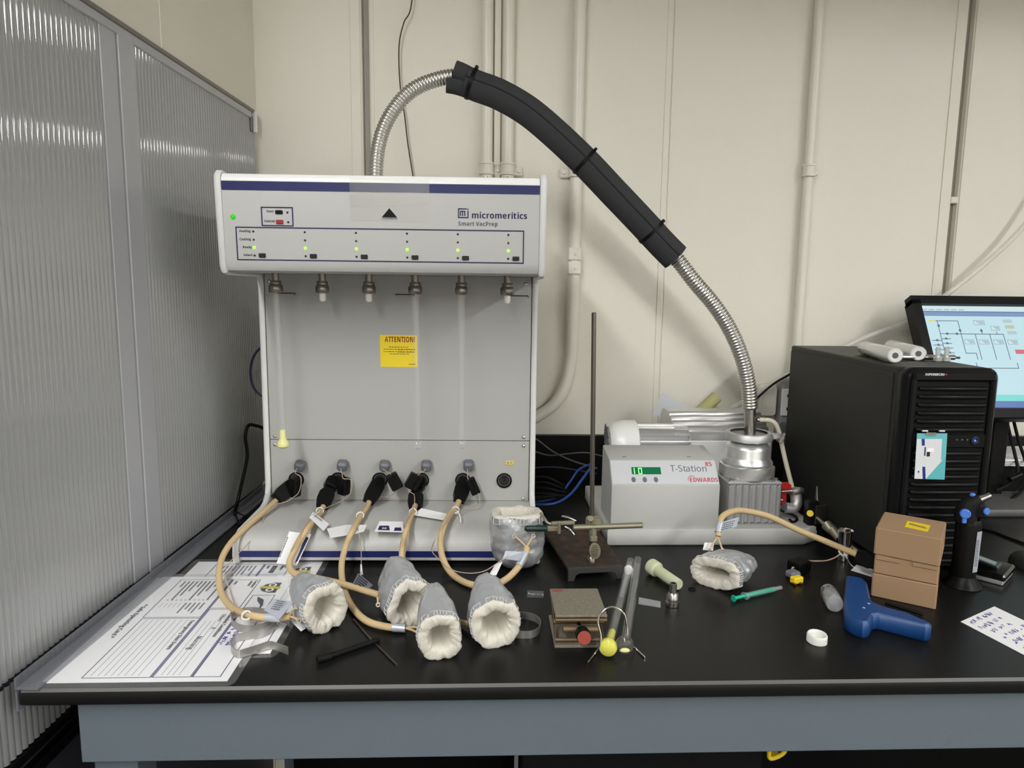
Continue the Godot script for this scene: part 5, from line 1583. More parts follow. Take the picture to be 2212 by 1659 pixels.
func build_jack() -> void:
	var t := thing("lab_jack", "small worn metal scissor lab jack with a red-faced black knob", "lab jack", Vector3(0.153, 0.9, 0.908))
	var x0 := 0.1135
	var x1 := 0.1935
	var z0 := 0.8595
	var z1 := 0.957
	var tp := part(t, "top_plate", span(Vector3(x0, 0.9465, z0), Vector3(x1, 0.9505, z1), 0.001), M.jack_plate)
	part(tp, "red_smear", pushed([Vector2(0.116, -0.864), Vector2(0.127, -0.8625), Vector2(0.1365, -0.8665), Vector2(0.133, -0.872), Vector2(0.122, -0.8745), Vector2(0.1175, -0.8705)], 0.0002, Transform3D(Basis(Vector3.RIGHT, -PI / 2), Vector3(0, 0.9505, 0))), mt("faded_red", Color(0.55, 0.3, 0.25), 0.6), "faded red paint smear")
	part(t, "bottom_plate", span(Vector3(x0 - 0.001, 0.9, z0), Vector3(x1 + 0.001, 0.9045, z1 + 0.006), 0.001), M.jack_plate)
	for x in [x0 + 0.003, x1 - 0.003]:
		for s in [-1.0, 1.0]:
			var a := Vector3(x + s * 0.0012, 0.908 if s > 0 else 0.944, z0 + 0.008)
			var b := Vector3(x + s * 0.0012, 0.944 if s > 0 else 0.908, z1 - 0.006)
			var f := along(a, b)
			part(t, "scissor_arm", box((a + b) / 2, Vector3(0.002, (b - a).length(), 0.009), 0.0005, Basis(Vector3.RIGHT, atan2(b.z - a.z, b.y - a.y))), M.jack_metal)
	for q in [[0.9415, z1 - 0.004, 0.0032], [0.926, z1 - 0.03, 0.004], [0.909, z1 - 0.004, 0.003], [0.9415, z0 + 0.006, 0.0032]]:
		part(t, "cross_bar", cyl(Vector3(x0, q[0], q[1]), Vector3(x1, q[0], q[1]), q[2], 12, 0.0006), M.jack_metal)
	part(t, "drive_bar", cyl(Vector3(x0 + 0.012, 0.9262, z1 - 0.004), Vector3(x1 - 0.012, 0.9262, z1 - 0.004), 0.0055, 14, 0.001), M.jack_metal)
	part(t, "drive_screw", cyl(Vector3(0.15, 0.926, z0 + 0.01), Vector3(0.155, 0.9235, z1 + 0.01), 0.0032, 12), M.steel_dark)
	var k0 := Vector3(0.1545, 0.9235, z1 + 0.002)
	var k1 := Vector3(0.1543, 0.928, 0.984)
	var rib := []
	for i in 48:
		rib.append(Vector2(cos(TAU * i / 48.0), sin(TAU * i / 48.0)) * (0.0112 if i % 2 == 0 else 0.0105))
	var d := (k1 - k0).normalized()
	var sd := Vector3.UP.cross(d).normalized()
	var kb := part(t, "knob", pushed(rib, (k1 - k0).length(), Transform3D(Basis(sd, d.cross(sd), d), k0), 0.0008), M.black)
	part(kb, "knob_face", cyl(k1 - d * 0.0005, k1 + d * 0.0012, 0.0104, 28, 0.0004), mt("knob_red", Color(0.58, 0.24, 0.19), 0.55), "worn red knob face")


# ------------------------------------------------------------ papers

func card_image(im: Image, second: bool) -> void:
	im.fill(Color(0.95, 0.95, 0.955))
	var w := im.get_width()
	var h := im.get_height()
	var ink := Color(0.2, 0.18, 0.32)
	var R := func(s0: float, t0: float, s1: float, t1: float, c: Color) -> void:
		im.fill_rect(Rect2i(int(s0 * w), int((1.0 - t1) * h), maxi(2, int((s1 - s0) * w)), maxi(2, int((t1 - t0) * h))), c)
	var frame := func(s0: float, t0: float, s1: float, t1: float) -> void:
		R.call(s0, t0, s1, t0 + 0.006, ink)
		R.call(s0, t1 - 0.006, s1, t1, ink)
		R.call(s0, t0, s0 + 0.004, t1, ink)
		R.call(s1 - 0.004, t0, s1, t1, ink)
	frame.call(0.04, 0.16, 0.462, 0.545)
	frame.call(0.47, 0.165, 0.97, 0.553)
	frame.call(0.043, 0.552, 0.372, 0.76)
	frame.call(0.38, 0.558, 0.97, 0.778)
	frame.call(0.228, 0.785, 0.97, 0.945)
	R.call(0.04, 0.542, 0.97, 0.557, Color(0.45, 0.43, 0.55))
	R.call(0.38, 0.77, 0.97, 0.786, Color(0.45, 0.43, 0.55))
	var grey := Color(0.4, 0.4, 0.44)
	for k in 8:
		R.call(0.485, 0.205 + k * 0.038, 0.955, 0.2085 + k * 0.038, grey)
	for k in 4:
		R.call(0.5, 0.6 + k * 0.033, 0.955, 0.6035 + k * 0.033, grey)
	for k in 10:
		R.call(0.06, 0.2 + k * 0.031, 0.06 + 0.07 + 0.05 * ((k * 7) % 4), 0.214 + k * 0.031, Color(0.45, 0.45, 0.48))
		R.call(0.275, 0.205 + k * 0.031, 0.285, 0.22 + k * 0.031, Color(0.62, 0.62, 0.65))
		R.call(0.31, 0.2 + k * 0.031, (0.36 if k < 5 else 0.38 + 0.02 * (k % 3)), (0.203 if k < 5 else 0.214) + k * 0.031, Color(0.5, 0.5, 0.53))
	R.call(0.06, 0.69, 0.12, 0.71, Color(0.4, 0.4, 0.45))
	R.call(0.06, 0.58, 0.1, 0.6, Color(0.4, 0.4, 0.45))
	if second:
		R.call(0.06, 0.62, 0.16, 0.66, Color(0.3, 0.3, 0.32))


func emblem_into(root: Node3D, at: Vector3) -> void:
	# dark shield, pale rings, yellow diagonal band; page top points to +x
	var F := Transform3D(Basis(Vector3(0, 0, 1), Vector3(1, 0, 0), Vector3(0, 1, 0)), at)
	var shield := [Vector2(-0.021, 0.012), Vector2(0.021, 0.012), Vector2(0.021, 0.0), Vector2(0.014, -0.014), Vector2(0.0, -0.021), Vector2(-0.014, -0.014), Vector2(-0.021, 0.0)]
	var e := part(root, "emblem", pushed(shield, 0.0003, F), M.ink_grey, "grey shield emblem with a yellow band")
	for q in [Vector2(-0.01, -0.001), Vector2(0.01, -0.001)]:
		part(e, "emblem_ring", pushed(circle(0.0072, 20, q), 0.0005, F), M.paper)
		part(e, "emblem_core", pushed(circle(0.004, 16, q), 0.0007, F), M.ink_grey)
	part(e, "emblem_band", pushed([Vector2(-0.006, -0.02), Vector2(0.002, -0.02), Vector2(0.006, 0.015), Vector2(-0.002, 0.015)], 0.0009, F), mt("emblem_yellow", Color(0.78, 0.72, 0.32), 0.7))


func build_papers() -> void:
	var specs := [["printed instruction sheet tucked under the instrument's front corner", 0.0002, 0.612, -0.318, true, Vector2(0.018, 0.0)], ["white paper sheet peeking out under the laminated operating card", 0.0008, 0.69, 0.0, false, Vector2(-0.0045, 0.002)], ["laminated operating card with boxed sections and a shield emblem on the bench", 0.0016, 0.69, 0.0, false, Vector2(0.0, 0.0)]]
	for i in 3:
		var q: Array = specs[i]
		var y: float = 0.9 + q[1]
		var x0: float = [-0.559, -0.604, -0.5955][i]
		var x1: float = [-0.315, -0.36, -0.351][i]
		var z0: float = [0.613, 0.692, 0.689][i]
		var z1: float = [0.97, 1.04, 1.046][i]
		var t := thing("instruction_sheet", q[0], "paper", Vector3((x0 + x1) / 2, y, (z0 + z1) / 2))
		var im := Image.create(1000, 690, false, Image.FORMAT_RGB8)
		card_image(im, i == 0)
		var m := mt("card_print_%d" % i, Color.WHITE, 0.6)
		m.albedo_texture = ImageTexture.create_from_image(im)
		part(t, "paper", sheet(Vector3(x0, y, z0), Vector3(x0, y, z1), Vector3(x1, y, z1), Vector3(x1, y, z0), 0.0004), m)
		if i != 1:
			part(t, "laminate", pushed(rrect(x1 - x0 + 0.024, z1 - z0 + 0.024, 0.012, 5, Vector2((x0 + x1) / 2, (z0 + z1) / 2)), 0.0007, Transform3D(Basis(Vector3.RIGHT, PI / 2), Vector3(0, y + 0.0004, 0))), M.laminate)
			emblem_into(t, Vector3(lerpf(x0, x1, 0.885), y + 0.0006, lerpf(z0, z1, 0.145)))
		if i == 2:
			for w in [["* Safe Operating Card *", 0.115, 0.095, 0.49, true], ["Emergency Shut Down", 0.092, 0.515, 0.625, true], ["Unattended Conditions", 0.092, 0.735, 0.52, true], ["Contact", 0.03, 0.735, 0.1, true], ["Others", 0.025, 0.69, 0.47, false], ["Morning", 0.04, 0.645, 0.7, false], ["A", 0.006, 0.69, 0.57, false]]:
				words(t, w[0], w[1], Vector3(lerpf(x0, x1, w[2]), y + 0.0006, lerpf(z0, z1, w[3])), Vector3(0, 0, 1), Vector3(1, 0, 0), M.ink_grey, w[4])
			part(t, "grey_swoosh", pushed([Vector2(0.0, 0.0), Vector2(0.016, 0.004), Vector2(0.032, 0.014), Vector2(0.05, 0.017), Vector2(0.034, 0.019), Vector2(0.012, 0.014)], 0.0002, Transform3D(Basis(Vector3(0, 0, 1), Vector3(1, 0, 0), Vector3(0, 1, 0)), Vector3(lerpf(x0, x1, 0.83), y + 0.0006, lerpf(z0, z1, 0.25)))), M.ink_grey)
			part(t, "handwriting", scribble(Vector3(lerpf(x0, x1, 0.86), y + 0.001, lerpf(z0, z1, 0.58)), Vector3(0, 0, 1), Vector3(1, 0, 0), 0.05, 0.008, 2), M.ink_violet)
	# handwritten note
	var n := thing("handwritten_note", "white note with purple handwriting on the bench in front of the cardboard boxes", "note", Vector3(0.8342, 0.9, 0.915))
	var a := Vector3(0.8018, 0.9006, 0.8883)
	var b := Vector3(0.8281, 0.9006, 1.0007)
	var d := Vector3(0.9008, 0.9006, 0.833)
	part(n, "paper", sheet(a, b, b + (d - a), d, 0.0005), M.paper)
	var r := (d - a).normalized()
	var u := (a - b).normalized()
	for k in 6:
		part(n, "handwriting", scribble(a.lerp(b, 0.1 + k * 0.155) + r * (0.012 if k < 2 else 0.02) + Vector3.UP * 0.0006, r, u, 0.075 - 0.008 * (k % 3), 0.0105, 1), M.ink_violet)


func scribble(at: Vector3, right: Vector3, up: Vector3, w: float, h: float, rows: int) -> ArrayMesh:
	var st := S()
	right = right.normalized()
	up = up.normalized()
	for r in rows:
		var x := 0.0
		while x < w:
			var p := []
			var c := at + right * x - up * r * h * 1.5
			for k in 4:
				p.append(c + right * rng.randf_range(0.0, h * 0.45) + up * rng.randf_range(-h * 0.5, h * 0.5))
			tubes(st, catmull(p, 3), 0.0005, 4)
			x += h * (0.55 if rng.randf() < 0.8 else 1.2)
	return fin(st)


# ------------------------------------------------------------ small things on the bench

func ribbon(path: Array, y0: float, h: float, thick: float) -> ArrayMesh:
	var p := catmull(path, 6)
	var f := frames(p)
	var st := S()
	var rows := [[], [], [], []]
	for i in p.size():
		var s: Vector3 = Vector3(f[i][0].x, 0, f[i][0].z).normalized() * thick / 2
		var b := Vector3(p[i].x, y0, p[i].z)
		rows[0].append(b - s)
		rows[1].append(b - s + Vector3.UP * h)
		rows[2].append(b + s + Vector3.UP * h)
		rows[3].append(b + s)
	for k in 4:
		st.set_smooth_group(k + 1)
		loft(st, [rows[k], rows[(k + 1) % 4]], false)
	st.set_smooth_group(-1)
	for e in [0, p.size() - 1]:
		quad(st, rows[0][e], rows[1][e], rows[2][e], rows[3][e], p[2] if e == 0 else p[-3])
	return fin(st)


func build_bench_items() -> void:
	# spring clips
	single("spring_clip", ribbon([Vector3(-0.3086, 0.9, 0.8845), Vector3(-0.3261, 0.9, 0.8747), Vector3(-0.3368, 0.9, 0.884), Vector3(-0.3418, 0.9, 0.8993), Vector3(-0.3567, 0.9, 0.9096), Vector3(-0.3794, 0.9, 0.9062), Vector3(-0.3975, 0.9, 0.8892), Vector3(-0.4059, 0.9, 0.867), Vector3(-0.3979, 0.9, 0.8508), Vector3(-0.3767, 0.9, 0.8462), Vector3(-0.3478, 0.9, 0.8566)], 0.9024, 0.0125, 0.0008), M.spring_steel, "bent steel spring clip under the cord on the operating card", "clip", "steel spring clips")
	single("spring_clip", ribbon([Vector3(-0.2856, 0.9, 0.9784), Vector3(-0.3047, 0.9, 0.966), Vector3(-0.3187, 0.9, 0.9603), Vector3(-0.331, 0.9, 0.9696), Vector3(-0.3447, 0.9, 0.9799), Vector3(-0.356, 0.9, 0.9862), Vector3(-0.3689, 0.9, 0.9742), Vector3(-0.3764, 0.9, 0.9565), Vector3(-0.3752, 0.9, 0.9398), Vector3(-0.3604, 0.9, 0.9315), Vector3(-0.3435, 0.9, 0.9246), Vector3(-0.3326, 0.9, 0.913), Vector3(-0.3263, 0.9, 0.895)], 0.9024, 0.0125, 0.0008), M.spring_steel, "bent steel spring clip at the card's corner, its arm pointing to the black rod", "clip", "steel spring clips")
	single("spring_clip", ribbon([Vector3(0.053, 0.9, 0.9288), Vector3(0.066, 0.9, 0.9319), Vector3(0.0792, 0.9, 0.9307), Vector3(0.0902, 0.9, 0.9205), Vector3(0.096, 0.9, 0.9023), Vector3(0.093, 0.9, 0.8834), Vector3(0.0809, 0.9, 0.8702), Vector3(0.062, 0.9, 0.865)], 0.9004, 0.0125, 0.0008), M.spring_steel, "bent steel spring clip between a heating mantle and the lab jack", "clip", "steel spring clips")
	# rods
	var r := thing("black_rod", "short black rod with a thicker end lying on the bench", "rod", Vector3(-0.2021, 0.9, 0.9625))
	part(r, "rod", cyl(Vector3(-0.2172, 0.9045, 0.9826), Vector3(-0.1576, 0.9045, 0.9379), 0.0042, 14, 0.0006), M.black_rubber)
	part(r, "thick_end", cyl(Vector3(-0.2385, 0.906, 0.9992), Vector3(-0.2204, 0.9055, 0.987), 0.0058, 16, 0.0006), M.black_rubber)
	part(r, "neck", cyl(Vector3(-0.2206, 0.905, 0.986), Vector3(-0.2165, 0.905, 0.9828), 0.0048, 14), M.black)
	single("thin_rod", tube([Vector3(-0.2103, 0.902, 0.8662), Vector3(-0.1723, 0.9015, 0.9305), Vector3(-0.1214, 0.9015, 1.0088)], [0.0017, 0.0017, 0.002], 8), M.steel_dark, "thin dark metal rod crossing under the black rod", "rod")
	# glass tubes lying in a wire rest
	for q in [[Vector3(0.1874, 0.9152, 0.9963), Vector3(0.2963, 0.9085, 0.6394), 0.0145, true, "glass sample tube with a bulb full of bright yellow powder"], [Vector3(0.2148, 0.9145, 0.9874), Vector3(0.3127, 0.9085, 0.6324), 0.0138, false, "glass sample tube with a little pale yellow powder in its bulb"]]:
		var xf := along(q[0], q[1])
		var ln: float = (q[1] - q[0]).length()
		var t := thing("sample_tube", q[4], "glass tube", Vector3(q[0].x, 0.9, q[0].z))
		part(t, "glass_stem", sample_tube_mesh(xf, ln, 0.0078, q[2]), M.glass)
		if q[3]:
			part(t, "powder", turned([[0.0, 0.0012], [0.0085, 0.0018], [0.0124, 0.0042], [0.0136, 0.0095], [0.0124, 0.0138], [0.009, 0.0175], [0.0062, 0.026], [0.0055, 0.06], [0.0, 0.061]], xf, 24), M.yellow_powder)
			part(t, "filler_rod", cyl(xf * Vector3(0, ln * 0.55, 0), xf * Vector3(0, ln * 0.97, 0), 0.0045, 12), M.glass)
			part(t, "seal_frit", cyl(xf * Vector3(0, ln * 0.86, 0), xf * Vector3(0, ln * 0.885, 0), 0.0084, 18, 0.0008), M.white_plastic)
		else:
			part(t, "powder", turned([[0.0, 0.003], [0.005, 0.002], [0.0062, 0.0], [0.0, -0.002]], Transform3D(Basis(Vector3.RIGHT, 0.3), xf * Vector3(0, 0.0045, 0) + Vector3(0.0005, -0.0075, 0)), 16, Vector2(1.25, 0.6)), M.pale_powder)
	var wr := thing("wire_rest", "bent steel wire rest arching over the two sample tubes", "wire rest", Vector3(0.2015, 0.9, 0.9904))
	part(wr, "wire", cord([Vector3(0.157, 0.9022, 1.0078), Vector3(0.1703, 0.9022, 0.9844), Vector3(0.1776, 0.9181, 0.988), Vector3(0.1791, 0.9327, 0.985), Vector3(0.1752, 0.9501, 0.98), Vector3(0.1795, 0.9633, 0.977), Vector3(0.1922, 0.9718, 0.975), Vector3(0.2049, 0.9702, 0.975), Vector3(0.2153, 0.9608, 0.977), Vector3(0.2195, 0.9423, 0.98), Vector3(0.2217, 0.9232, 0.983), Vector3(0.2366, 0.9025, 0.9725), Vector3(0.2443, 0.9022, 0.9951)], 0.0016, 8), M.chrome)
	# scissor-stand neighbours
	var g := thing("rubber_sleeve", "pale green rubber sleeve with a thick collar lying on the bench", "rubber sleeve", Vector3(0.3521, 0.9, 0.7057))
	part(g, "sleeve", turned([[0.0, 0.02], [0.008, 0.02], [0.008, 0.0], [0.0135, 0.0], [0.015, 0.0016], [0.015, 0.018], [0.0137, 0.0205], [0.0105, 0.0225], [0.0102, 0.084], [0.009, 0.0858], [0.0, 0.0858]], along(Vector3(0.3273, 0.9155, 0.6803), Vector3(0.3622, 0.9108, 0.7637)), 28), M.green_rubber)
	var ad := thing("tube_adapter", "small stepped stainless adapter standing in front of the green rubber sleeve", "adapter", Vector3(0.3325, 0.9, 0.8193))
	var af := Transform3D(Basis(), Vector3(0.3325, 0.9, 0.8193))
	part(ad, "body", turned([[0.0, 0.0], [0.0108, 0.0], [0.0115, 0.0008], [0.0115, 0.0085], [0.0105, 0.0092], [0.0105, 0.0112], [0.0115, 0.012], [0.0115, 0.0165], [0.0095, 0.0195], [0.0092, 0.022], [0.0066, 0.0245], [0.0064, 0.041], [0.0048, 0.041], [0.0046, 0.03], [0.0, 0.03]], af, 30), M.steel)
	single("glass_slide", sheet(Vector3(0.2742, 0.9012, 0.8138), Vector3(0.3097, 0.9012, 0.8287), Vector3(0.3151, 0.9012, 0.8071), Vector3(0.2803, 0.9012, 0.7898), 0.002), M.plastic_clear, "small clear rectangular glass slide lying flat on the bench", "slide")
	var vg := thing("glass_vial", "tiny clear glass vial lying beside the retort stand base", "vial", Vector3(0.0949, 0.9, 0.7826))
	part(vg, "vial", turned([[0.0, 0.0], [0.0055, 0.0005], [0.0062, 0.003], [0.0062, 0.026], [0.0055, 0.03], [0.0048, 0.03]], along(Vector3(0.0808, 0.9064, 0.7831), Vector3(0.1086, 0.9064, 0.7854)), 18), M.glass)
	single("rubber_ring", tube(ring_path(Vector3(0.3868, 0.901, 0.754), 0.006), 0.0012, 8, false), M.black_rubber, "small black rubber O-ring beside the flattened heating mantle", "O-ring")
	# syringe
	var s := thing("syringe", "small teal plastic syringe lying on the bench", "syringe", Vector3(0.4939, 0.9, 0.7789))
	var s0 := Vector3(0.4447, 0.906, 0.8064)
	var s1 := Vector3(0.5502, 0.906, 0.7614)
	var sf := along(s0, s1)
	var sl := (s1 - s0).length()
	part(s, "thumb_plate", cyl(s0, sf * Vector3(0, 0.0018, 0), 0.0062, 20, 0.0004), M.teal)
	part(s, "plunger", cyl(sf * Vector3(0, 0.001, 0), sf * Vector3(0, sl * 0.78, 0), 0.0032, 12), M.teal)
	part(s, "barrel", turned([[0.0044, 0.0], [0.0048, 0.0], [0.0048, sl * 0.6], [0.003, sl * 0.64], [0.0022, sl * 0.66]], Transform3D(sf.basis, sf * Vector3(0, sl * 0.24, 0)), 20), clear("syringe_barrel", Color(0.5, 0.8, 0.72, 0.4), 0.15))
	part(s, "finger_flange", turned([[0.004, -0.0008], [0.0098, -0.0008], [0.0098, 0.0008], [0.004, 0.0008]], Transform3D(sf.basis, sf * Vector3(0, sl * 0.24, 0)), 24, Vector2(0.6, 1.0)), M.plastic_clear)
	part(s, "tip_cap", cyl(sf * Vector3(0, sl * 0.86, 0), s1, 0.0036, 14, 0.0006), M.plastic_clear)
	# clear vial and its cap
	var v := thing("plastic_vial", "empty clear plastic vial lying next to the blue pistol-shaped tool", "vial", Vector3(0.6198, 0.9, 0.8091))
	part(v, "vial", turned([[0.0, 0.0], [0.013, 0.0], [0.0145, 0.002], [0.0145, 0.048], [0.0125, 0.051], [0.0125, 0.058], [0.0115, 0.058], [0.0115, 0.05], [0.013, 0.046], [0.0132, 0.003], [0.0, 0.0015]], along(Vector3(0.6051, 0.9148, 0.8513), Vector3(0.629, 0.9148, 0.7602)), 28), M.plastic_clear)
	var cp := thing("white_cap", "white ribbed plastic screw cap lying open side up", "cap", Vector3(0.5247, 0.9, 0.9548))
	var cf := Transform3D(Basis(Vector3.RIGHT, 0.06), Vector3(0.5269, 0.9005, 0.95))
	part(cp, "cap", turned([[0.0, 0.0], [0.0138, 0.0], [0.0148, 0.001], [0.0148, 0.0125], [0.0142, 0.0135], [0.0128, 0.0135], [0.0122, 0.0125], [0.0122, 0.003], [0.0, 0.003]], cf, 36), M.white_plastic)
	part(cp, "inner_ring", turned([[0.0075, 0.003], [0.0075, 0.0095], [0.0088, 0.0095], [0.0088, 0.003]], cf, 28), M.white_plastic)
	var kn := S()
	for k in 40:
		var an := TAU * k / 40.0
		bbox(kn, cf * Vector3(cos(an) * 0.0148, 0.006, sin(an) * 0.0148), Vector3(0.0009, 0.0105, 0.0009), 0.0, Basis(Vector3.UP, -an))
	part(cp, "knurling", fin(kn), M.white_plastic)
	# cup
	var cu := thing("metal_cup", "small shiny metal cup standing at the pump base corner", "cup", Vector3(0.7404, 0.9, 0.6184))
	part(cu, "cup", turned([[0.0, 0.0], [0.0115, 0.0], [0.0125, 0.001], [0.0125, 0.038], [0.0145, 0.054], [0.0155, 0.0635], [0.0148, 0.0642], [0.0125, 0.053], [0.0112, 0.04], [0.0, 0.038]], Transform3D(Basis(), Vector3(0.7404, 0.9, 0.6184)), 32), M.chrome)
	# blue pistol tool
	var gun := thing("pistol_tool", "dark blue plastic pistol-shaped tool lying against the cardboard boxes", "tool", Vector3(0.655, 0.9, 0.87))
	var o := [Vector2(0.6706, 0.7602), Vector2(0.684, 0.765), Vector2(0.6955, 0.774), Vector2(0.694, 0.79), Vector2(0.664, 0.856), Vector2(0.6615, 0.872), Vector2(0.668, 0.886), Vector2(0.6952, 0.9094), Vector2(0.709, 0.939), Vector2(0.7115, 0.948), Vector2(0.7055, 0.956), Vector2(0.696, 0.9565), Vector2(0.6759, 0.9411), Vector2(0.6446, 0.9167), Vector2(0.6337, 0.9188), Vector2(0.6235, 0.9308), Vector2(0.6125, 0.9445), Vector2(0.602, 0.9452), Vector2(0.591, 0.933), Vector2(0.5885, 0.9158), Vector2(0.6195, 0.8511)]
	var gb := part(gun, "body", pushed(o, 0.029, Transform3D(Basis(Vector3.RIGHT, PI / 2), Vector3(0, 0.9295, 0)), 0.0045), M.blue_gun)
	for q in [Vector3(0.6302, 0.9297, 0.8952), Vector3(0.6471, 0.9297, 0.88)]:
		part(gb, "light_chip", cyl(q, q + Vector3.UP * 0.0006, 0.0028, 4), mt("chip_blue", Color(0.5, 0.75, 0.9), 0.5))
	var rl := thing("black_pen", "thin black rod lying between the blue tool and the boxes", "rod", Vector3(0.7357, 0.9, 0.847))
	part(rl, "rod", cyl(Vector3(0.71, 0.904, 0.8227), Vector3(0.7502, 0.904, 0.8676), 0.0032, 12, 0.0006), M.black)


func ring_path(c: Vector3, r: float) -> Array:
	var p := []
	for k in 25:
		p.append(c + Vector3(cos(TAU * k / 24.0), 0, sin(TAU * k / 24.0)) * r)
	return p


# ------------------------------------------------------------ right-hand side

func carton(called_label: String, c: Vector3, s: Vector3, yaw: float, seam: int) -> Node3D:
	var t := thing("cardboard_box", called_label, "box", c - Vector3.UP * s.y / 2, "brown cardboard cartons in the stack", 0.0)
	var B := Basis(Vector3.UP, yaw)
	part(t, "carton", box(c, s, 0.0012, B), M.cardboard)
	if seam == 1:
		for e in [-1.0, 1.0]:
			part(t, "lid_flap", box(c + B * Vector3(e * s.x * 0.29, s.y / 2 - 0.004, s.z / 2 + 0.0012), Vector3(s.x * 0.38, 0.007, 0.0026), 0.0005, B), M.cardboard)
	for sx in [-1.0, 1.0]:
		part(t, "side_flap", box(c + B * Vector3(sx * (s.x / 2 + 0.0004), 0, 0.002), Vector3(0.001, s.y * 0.94, s.z * 0.94), 0.0, B), M.cardboard)
	return t


func build_right_side() -> void:
	var yaw := -0.61
	var X := Vector3(cos(0.61), 0, sin(0.61))
	var Z := Vector3(-sin(0.61), 0, cos(0.61))
	var f := Vector3(0.7465, 0, 0.8145)
	carton("brown cardboard carton at the bottom of the stack", f - Z * 0.056 + Vector3.UP * 0.9215, Vector3(0.1, 0.043, 0.112), yaw, 0)
	carton("brown cardboard carton with a tuck lid in the middle of the stack", f - Z * 0.058 + X * -0.001 + Vector3.UP * 0.961, Vector3(0.098, 0.034, 0.112), yaw + 0.02, 1)
	var tp := carton("brown cardboard carton with a yellow sticker on top of the stack", f - Z * 0.055 + X * 0.001 + Vector3.UP * 1.0035, Vector3(0.101, 0.049, 0.112), yaw - 0.03, 0)
	var y := 1.0284
	var lb := part(tp, "yellow_sticker", sheet(Vector3(0.7582, 1.0284, 0.782), Vector3(0.7839, 1.0284, 0.8087), Vector3(0.8105, 1.0284, 0.775), Vector3(0.7831, 1.0284, 0.7495), 0.0004), M.yellow, "bright yellow sticker with a faint bar code")
	small_print(lb, Vector3(0.7778, 1.0286, 0.7653), Vector3(0.7926, 1.0286, 0.795) - Vector3(0.7737, 1.0286, 0.7678), Vector3(0.7613, 1.0286, 0.7826) - Vector3(0.7783, 1.0286, 0.7603), 0.03, 2, 0.005, M.ink_grey)
	# gas torch
	var t := thing("gas_torch", "black gas torch with blue knobs standing beside the cartons", "gas torch", Vector3(0.905, 0.9, 0.742))
	var F := Transform3D(Basis(), Vector3(0.905, 0.9, 0.742))
	part(t, "base_skirt", turned([[0.0, 0.0], [0.0305, 0.0], [0.032, 0.0015], [0.03, 0.005], [0.0235, 0.013], [0.0205, 0.021]], F, 32), M.black)
	part(t, "tank", turned([[0.0205, 0.02], [0.0208, 0.03], [0.0208, 0.12], [0.0195, 0.126], [0.0175, 0.13]], F, 32), M.black)
	part(t, "head", tube(catmull([F * Vector3(-0.006, 0.126, 0), F * Vector3(-0.007, 0.145, 0), F * Vector3(-0.001, 0.16, 0.002), F * Vector3(0.012, 0.169, 0.004)], 5), [0.019, 0.019, 0.0188, 0.0184, 0.018, 0.0176, 0.0172, 0.0168, 0.0162, 0.0155, 0.0148, 0.014, 0.013, 0.012, 0.0108, 0.0095], 18), M.black_rubber)
	part(t, "nozzle", tube([F * Vector3(0.008, 0.166, 0.004), F * Vector3(0.018, 0.171, 0.005), F * Vector3(0.03, 0.177, 0.006)], [0.0085, 0.0072, 0.006], 16), M.chrome)
	part(t, "trigger_housing", box(F * Vector3(0.012, 0.148, 0.008), Vector3(0.02, 0.03, 0.02), 0.006), M.black_rubber)
	part(t, "blue_trigger", cyl(F * Vector3(0.017, 0.15, 0.017), F * Vector3(0.018, 0.15, 0.0215), 0.0065, 16, 0.001), M.blue_light, "blue trigger button")
	var kb := part(t, "blue_knob", cyl(F * Vector3(-0.021, 0.146, 0.016), F * Vector3(-0.024, 0.1455, 0.0235), 0.0088, 20, 0.0015), M.blue_light, "round blue regulator knob")
	part(kb, "knob_tab", box(F * Vector3(-0.0225, 0.1335, 0.019), Vector3(0.007, 0.012, 0.005), 0.001), M.blue_light)
	part(t, "blue_lock", box(F * Vector3(0.0, 0.176, 0.003), Vector3(0.009, 0.007, 0.008), 0.002), M.blue_light, "blue lock slider")
	var lab := part(t, "white_label", box(F * Vector3(0.0085, 0.072, 0.0188), Vector3(0.0135, 0.078, 0.0012), 0.0004, Basis(Vector3.UP, 0.42) * Basis(Vector3.BACK, -0.03)), M.foil_label, "pale printed label")
	small_print(lab, F * Vector3(0.0045, 0.045, 0.0208), Vector3(0, 1, 0), Vector3(0.9, 0, -0.4), 0.055, 2, 0.0045, M.ink_grey)
	# black device with metal plate
	var d := thing("black_gadget", "small glossy black gadget with a metal plate beside the gas torch", "gadget", Vector3(0.9878, 0.9, 0.6918))
	var dc := Vector3(0.9845, 0.91, 0.6975)
	var DB := Basis(Vector3.UP, 0.72)
	part(d, "silver_foot", box(dc + Vector3(0, -0.005, 0), Vector3(0.078, 0.01, 0.07), 0.002, DB), M.alu_cast)
	part(d, "body", box(dc + Vector3(0, 0.005, 0), Vector3(0.084, 0.014, 0.076), 0.004, DB), M.black_gloss)
	part(d, "raised_pod", box(dc + Vector3(-0.008, 0.0155, -0.003), Vector3(0.036, 0.013, 0.056), 0.003, DB * Basis(Vector3.RIGHT, 0.15)), M.black_gloss)
	part(d, "metal_plate", box(dc + Vector3(-0.008, 0.022, -0.003), Vector3(0.019, 0.0012, 0.044), 0.0003, DB * Basis(Vector3.RIGHT, 0.15)), M.steel)
	part(d, "orange_led", turned([[0.0, 0.001], [0.002, 0.0]], Transform3D(Basis(), dc + Vector3(0.028, 0.0112, -0.008)), 10), glow("led_orange", Color(0.95, 0.55, 0.3), 0.9))
	var ms := thing("computer_mouse", "dark grey computer mouse at the monitor's foot", "mouse", Vector3(1.1, 0.9, 0.6587))
